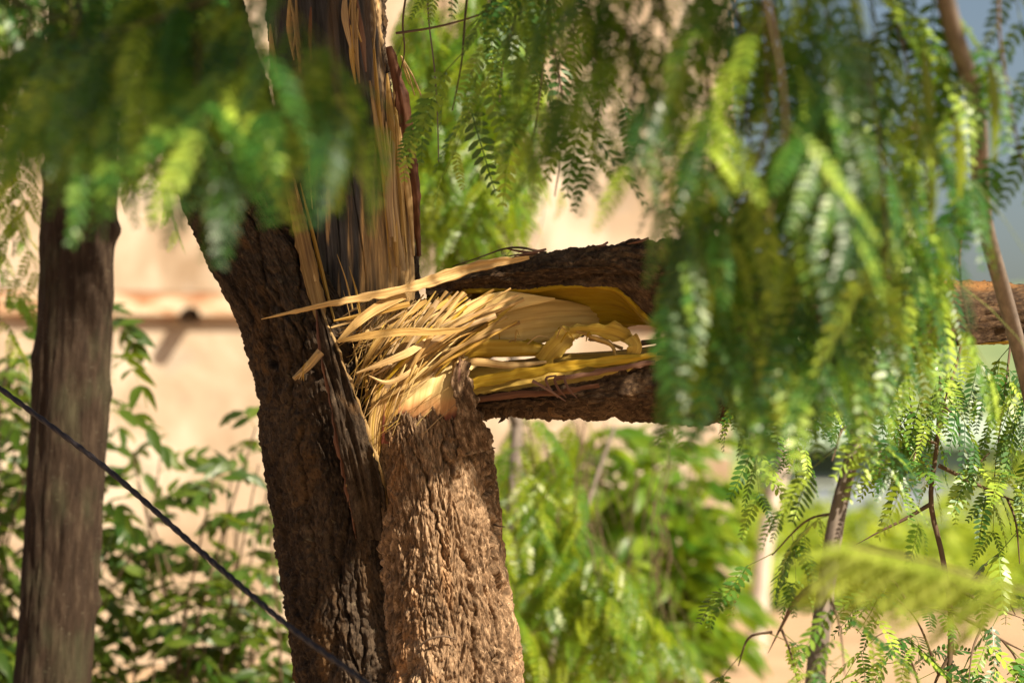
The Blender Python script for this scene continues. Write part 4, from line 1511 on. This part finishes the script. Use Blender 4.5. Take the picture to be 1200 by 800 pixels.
# ---- background feathery tree behind the limb
bt = thing('feathery_tree', 'bright feathery leaved tree with drooping twigs, behind the broken trunk and limb', 'tree', (0.02, 7.9, 0))
stems = [[Vector((0.0, 7.9, -.05)), P(596, 720, 7.8), P(600, 600, 7.8), P(606, 500, 7.9), P(590, 300, 8.0), P(570, 100, 8.1), P(560, -100, 8.2)],
         [Vector((0.05, 7.95, -.05)), P(640, 800, 7.8), P(680, 620, 7.9), P(720, 500, 8.1)],
         [P(606, 500, 7.9), P(560, 380, 7.7), P(520, 200, 7.6), P(500, -40, 7.6)]]
for i, l in enumerate(stems):
    tube('trunk' if i == 0 else 'limb', l, [.03, .022, .016, .009] if i == 0 else [.016, .012, .006], M['twig_pale'], bt, 8, 30)


def bt_keep(p):
    x, y = to_px(p)
    if y < 330:
        return x < 650 + 22 * math.sin(y / 17) and x > 455
    return 540 < x < (690 if y < 620 else 690 + (y - 620) * .9) + 18 * math.sin(y / 13)


F = Foliage(bt, FRB, 'frond', bt_keep, 14)
r2 = random.Random(9)
for i in range(44):
    x = r2.uniform(480, 640)
    y = r2.uniform(-60, 180)
    yy = r2.uniform(7.3, 8.4)
    L = r2.uniform(80, 170)
    F.twig([P(x, y, yy), P(x + r2.uniform(-14, 14), y + L * .5, yy), P(x + r2.uniform(-20, 20), y + L, yy)], .0025, .085, .16, 4, 1.3, M['twig'], .02)
for i in range(62):
    x = r2.uniform(570, 790)
    y = r2.uniform(470, 700)
    yy = r2.uniform(7.2, 8.8)
    L = r2.uniform(80, 160)
    F.twig([P(x, y, yy), P(x + r2.uniform(-14, 20), y + L * .5, yy), P(x + r2.uniform(-20, 30), y + L, yy)], .0025, .09, .16, 4, 1.3, M['twig'], .02)
F.finish('frond_mass', M['stalk'])

# ---- broad leaved shrub by the end of the building
bs = thing('broad_leaf_shrub', 'sunlit shrub with large pointed green leaves by the corner of the plastered wall', 'shrub', (0.75, 10.4, 0))
F = Foliage(bs, BROAD, 'leaf', None, 17)
r3 = random.Random(4)
for i in range(20):
    x = r3.uniform(650, 815)
    y = r3.uniform(500, 630)
    yy = r3.uniform(9.8, 10.8)
    base = Vector((.75 + r3.uniform(-.1, .1), 10.4 + r3.uniform(-.1, .1), -.02))
    top = P(x, y, yy)
    F.twig([base, base.lerp(top, .5) + Vector((r3.uniform(-.05, .05), 0, .12)), top], .008, .085, .26, 4, .14, M['twig'], .5, 'p', .5)
F.finish('leaf_mass', M['stalk'])

# ---- shrub lower left, against the wall
ls = thing('leafy_shrub', 'shrub of oval green leaflets against the peach wall between the two trunks', 'shrub', (-.85, 7.3, 0))
F = Foliage(ls, SHRUB, 'leaf', None, 19)
for i in range(24):
    x = r3.uniform(150, 335)
    y = r3.uniform(520, 800) if i > 3 else (500, 545, 560, 600)[i]
    if i < 4:
        x = (300, 320, 250, 280)[i]
    yy = r3.uniform(6.9, 7.7)
    base = Vector((-.85 + r3.uniform(-.2, .2), 7.3 + r3.uniform(-.1, .1), -.02))
    top = P(x, y, yy)
    F.twig([base, base.lerp(top, .55) + Vector((r3.uniform(-.08, .08), 0, .1)), top], .006, .10, .19, 4, .075, M['twig'], .45, 'p', .45)
F.finish('leaf_mass', M['stalk'])

l2 = thing('narrow_leaf_shrub', 'shrub of drooping narrow leaves behind the slender tree trunk', 'shrub', (-1.55, 7.6, 0))
F = Foliage(l2, SHRUB, 'leaf', None, 23)
for i in range(22):
    x = r3.uniform(-40, 45) if i % 4 else r3.uniform(120, 160)
    y = r3.uniform(330, 780)
    yy = r3.uniform(7.0, 7.9)
    base = Vector((-1.55 + r3.uniform(-.15, .15), 7.6 + r3.uniform(-.1, .1), -.02))
    top = P(x, y, yy)
    F.twig([base, base.lerp(top, .6) + Vector((r3.uniform(-.05, .05), 0, .15)), top], .006, .09, .17, 4, .085, M['twig'], .5, 'p', .9)
F.finish('leaf_mass', M['stalk'])

# ---- sapling with grey stem, lower right
sa = thing('grey_sapling', 'sapling with bare grey stem rising from the sandy path into the foliage', 'sapling', P(925, 1660, 4.1))
tube('trunk', [P(925, 1660, 4.1), P(940, 1000, 4.15), P(955, 800, 4.2), P(968, 690, 4.25), P(982, 600, 4.28), P(1003, 515, 4.3), P(1015, 440, 4.3)], [.024, .021, .019, .018, .017, .015, .010], M['twig_pale'], sa, 12, 60)
F = Foliage(sa, FR, 'frond', None, 29)
tube('limb', [P(964, 680, 4.25), P(940, 695, 4.3), P(915, 735, 4.4), P(900, 765, 4.45)], [.006, .004, .0004], M['twig'], sa, 7, 14)
droopers(F, [
    [(1003, 515, 4.3), (990, 500, 4.25), (975, 540, 4.2)],
    [(985, 600, 4.28), (945, 610, 4.4), (905, 650, 4.5)],
    [(905, 740, 4.4), (880, 745, 4.4), (865, 780, 4.4)],
    [(915, 735, 4.4), (925, 760, 4.4), (935, 800, 4.4)],
    [(970, 690, 4.25), (985, 740, 4.1), (990, 790, 4.0)],
    [(1010, 490, 4.3), (1030, 520, 4.3), (1030, 560, 4.3)],
], L=.10, pairs=2, sc=1.05, spacing=.085)
F.finish('frond_mass', M['stalk'])

sb = thing('twiggy_sapling', 'thin brown forked sapling with sparse feathery leaves at the right of the sandy path', 'sapling', P(1110, 1440, 4.9))
tube('trunk', [P(1110, 1450, 4.9), P(1118, 1000, 4.9), P(1112, 800, 4.9), P(1114, 720, 4.9), P(1104, 650, 4.9), P(1091, 590, 4.9), P(1098, 520, 4.9), P(1102, 440, 4.9)], [.010, .008, .007, .0065, .006, .0055, .005, .003], M['twig'], sb, 9, 60)
for l in ([(1091, 590), (1060, 608), (1030, 623), (1003, 638)], [(1114, 715), (1150, 735), (1175, 750), (1215, 770)], [(1100, 545), (1140, 565), (1180, 583), (1215, 595)], [(1118, 760), (1100, 790), (1085, 830)], [(1108, 680), (1150, 705), (1200, 725)]):
    tube('limb', [P(x, y, 4.9) for x, y in l], [.0045, .003, .0004], M['twig'], sb, 7, 18)
F = Foliage(sb, FR, 'frond', None, 31)
droopers(F, [
    [(1098, 520, 4.9), (1080, 515, 4.85), (1070, 540, 4.8)],
    [(1100, 470, 4.9), (1120, 490, 4.9), (1125, 530, 4.9)],
    [(1150, 735, 4.9), (1140, 760, 4.85), (1135, 800, 4.8)],
    [(1175, 750, 4.9), (1190, 770, 4.9), (1195, 810, 4.9)],
    [(1150, 705, 4.9), (1170, 690, 4.9), (1190, 720, 4.9)],
    [(1085, 830, 4.9), (1060, 760, 4.8), (1040, 740, 4.75), (1020, 750, 4.7)],
    [(1100, 790, 4.9), (1070, 720, 4.8), (1050, 700, 4.75)],
    [(1060, 700, 4.8), (1045, 680, 4.75), (1020, 690, 4.7)],
    [(1180, 583, 4.9), (1190, 610, 4.85), (1195, 660, 4.85)],
    [(1140, 565, 4.9), (1150, 540, 4.9), (1160, 530, 4.9)],
    [(1200, 725, 4.9), (1210, 760, 4.9), (1180, 790, 4.9)],
], L=.10, pairs=2, sc=1.05, spacing=.075)
# one long near leaf reaching forward
tube('limb', [P(1215, 595, 4.9), P(1260, 640, 4.0), P(1250, 690, 3.2), P(1190, 690, 3.0), P(1060, 650, 2.95), P(995, 638, 2.95)], [.004, .003, .0015], M['twig'], sb, 7, 24)
F.finish('frond_mass', M['stalk'])
F = Foliage(sb, FR_LIT, 'sunlit_frond', None, 37)
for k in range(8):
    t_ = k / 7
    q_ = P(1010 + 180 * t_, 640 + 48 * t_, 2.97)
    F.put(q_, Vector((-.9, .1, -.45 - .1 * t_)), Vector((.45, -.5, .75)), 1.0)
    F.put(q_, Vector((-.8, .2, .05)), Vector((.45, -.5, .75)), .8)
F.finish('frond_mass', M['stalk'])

# ---- pale leaning trunk beyond the corner
pt = thing('pale_sapling', 'pale leaning bare stem beside the end of the plastered wall', 'sapling', P(885, 765, 15.5))
tube('trunk', [P(885, 765, 15.5), P(905, 590, 15.5), P(925, 520, 15.5), P(950, 430, 15.5), P(970, 330, 15.5)], [.06, .05, .045, .04, .03], mat_simple('pale bark', (0.52, 0.44, 0.38), .9, .2, 20), pt, 10, 24)
tube('limb', [P(905, 590, 15.5), P(885, 500, 15.6), P(880, 400, 15.7)], [.04, .035, .03], M['twig_pale'], pt, 8, 14)

# ---- field of weeds and low bushes
n = 26000
fx = RNG.uniform(0.5, 11, n)
fy = 21 + RNG.random(n) ** 1.3 * 13
hgt = np.clip(.75 + .55 * fbm(fx * .9, fy * .7, oct=3, seed=91), .15, 1.6) * sstep(20.6, 22.5, fy) + .12
base_z = np.interp(fy, [0, 22, 36], [0, 0, -1.5])
fz = base_z + hgt * RNG.random(n) ** .55
c = np.stack([fx, fy, fz], 1)
nn_ = RNG.normal(size=(n, 3)) * .6 + np.array([.3, -.2, .8])
d = np.cross(nn_, RNG.normal(size=(n, 3)))
d /= np.linalg.norm(d, axis=1)[:, None]
e = np.cross(d, nn_)
e /= np.linalg.norm(e, axis=1)[:, None]
s = RNG.uniform(.05, .11, n)[:, None]
vv = np.stack([c - d * s, c + e * s * .45, c + d * s, c - e * s * .45], 1).reshape(-1, 3)
o = part('field_weeds', mesh_fast('field_weeds', vv, np.arange(4 * n).reshape(-1, 4), mats=[M['field']], smooth=False))
o['kind'] = 'stuff'
o['label'] = 'bright green weeds and low bushes covering the field beyond the path'
o['category'] = 'weeds'

# ---- cable
cb = thing('twisted_cable', 'dark twisted cable stretched slantwise in front of the tree trunks', 'cable', P(1120, 1500, 2.75))
cp = path3([P(-140, 350, 5.1), P(0, 455, 4.86), P(120, 545, 4.66), P(240, 650, 4.42), P(350, 742, 4.12), P(430, 800, 3.92), P(620, 960, 3.5), P(900, 1330, 3.0), Vector((.9, 2.8, -.02))], 420)
tn = np.gradient(cp, axis=0)
tn /= np.linalg.norm(tn, axis=1)[:, None]
sa_ = np.cross(tn, [0, 0, 1.])
sa_ /= np.linalg.norm(sa_, axis=1)[:, None]
sb_ = np.cross(tn, sa_)
ph = np.arange(420) * .8 + 1.5 * np.sin(np.arange(420) * .05)
for k in range(2):
    off = .0015 * (np.cos(ph + k * np.pi)[:, None] * sa_ + np.sin(ph + k * np.pi)[:, None] * sb_)
    v, q, uv = tube_data(cp + off, [.0042, .0044, .0040, .0045, .0042], 7, 840)
    part('strand', mesh_fast('strand', v, q, uv, [M['cable']]), cb)
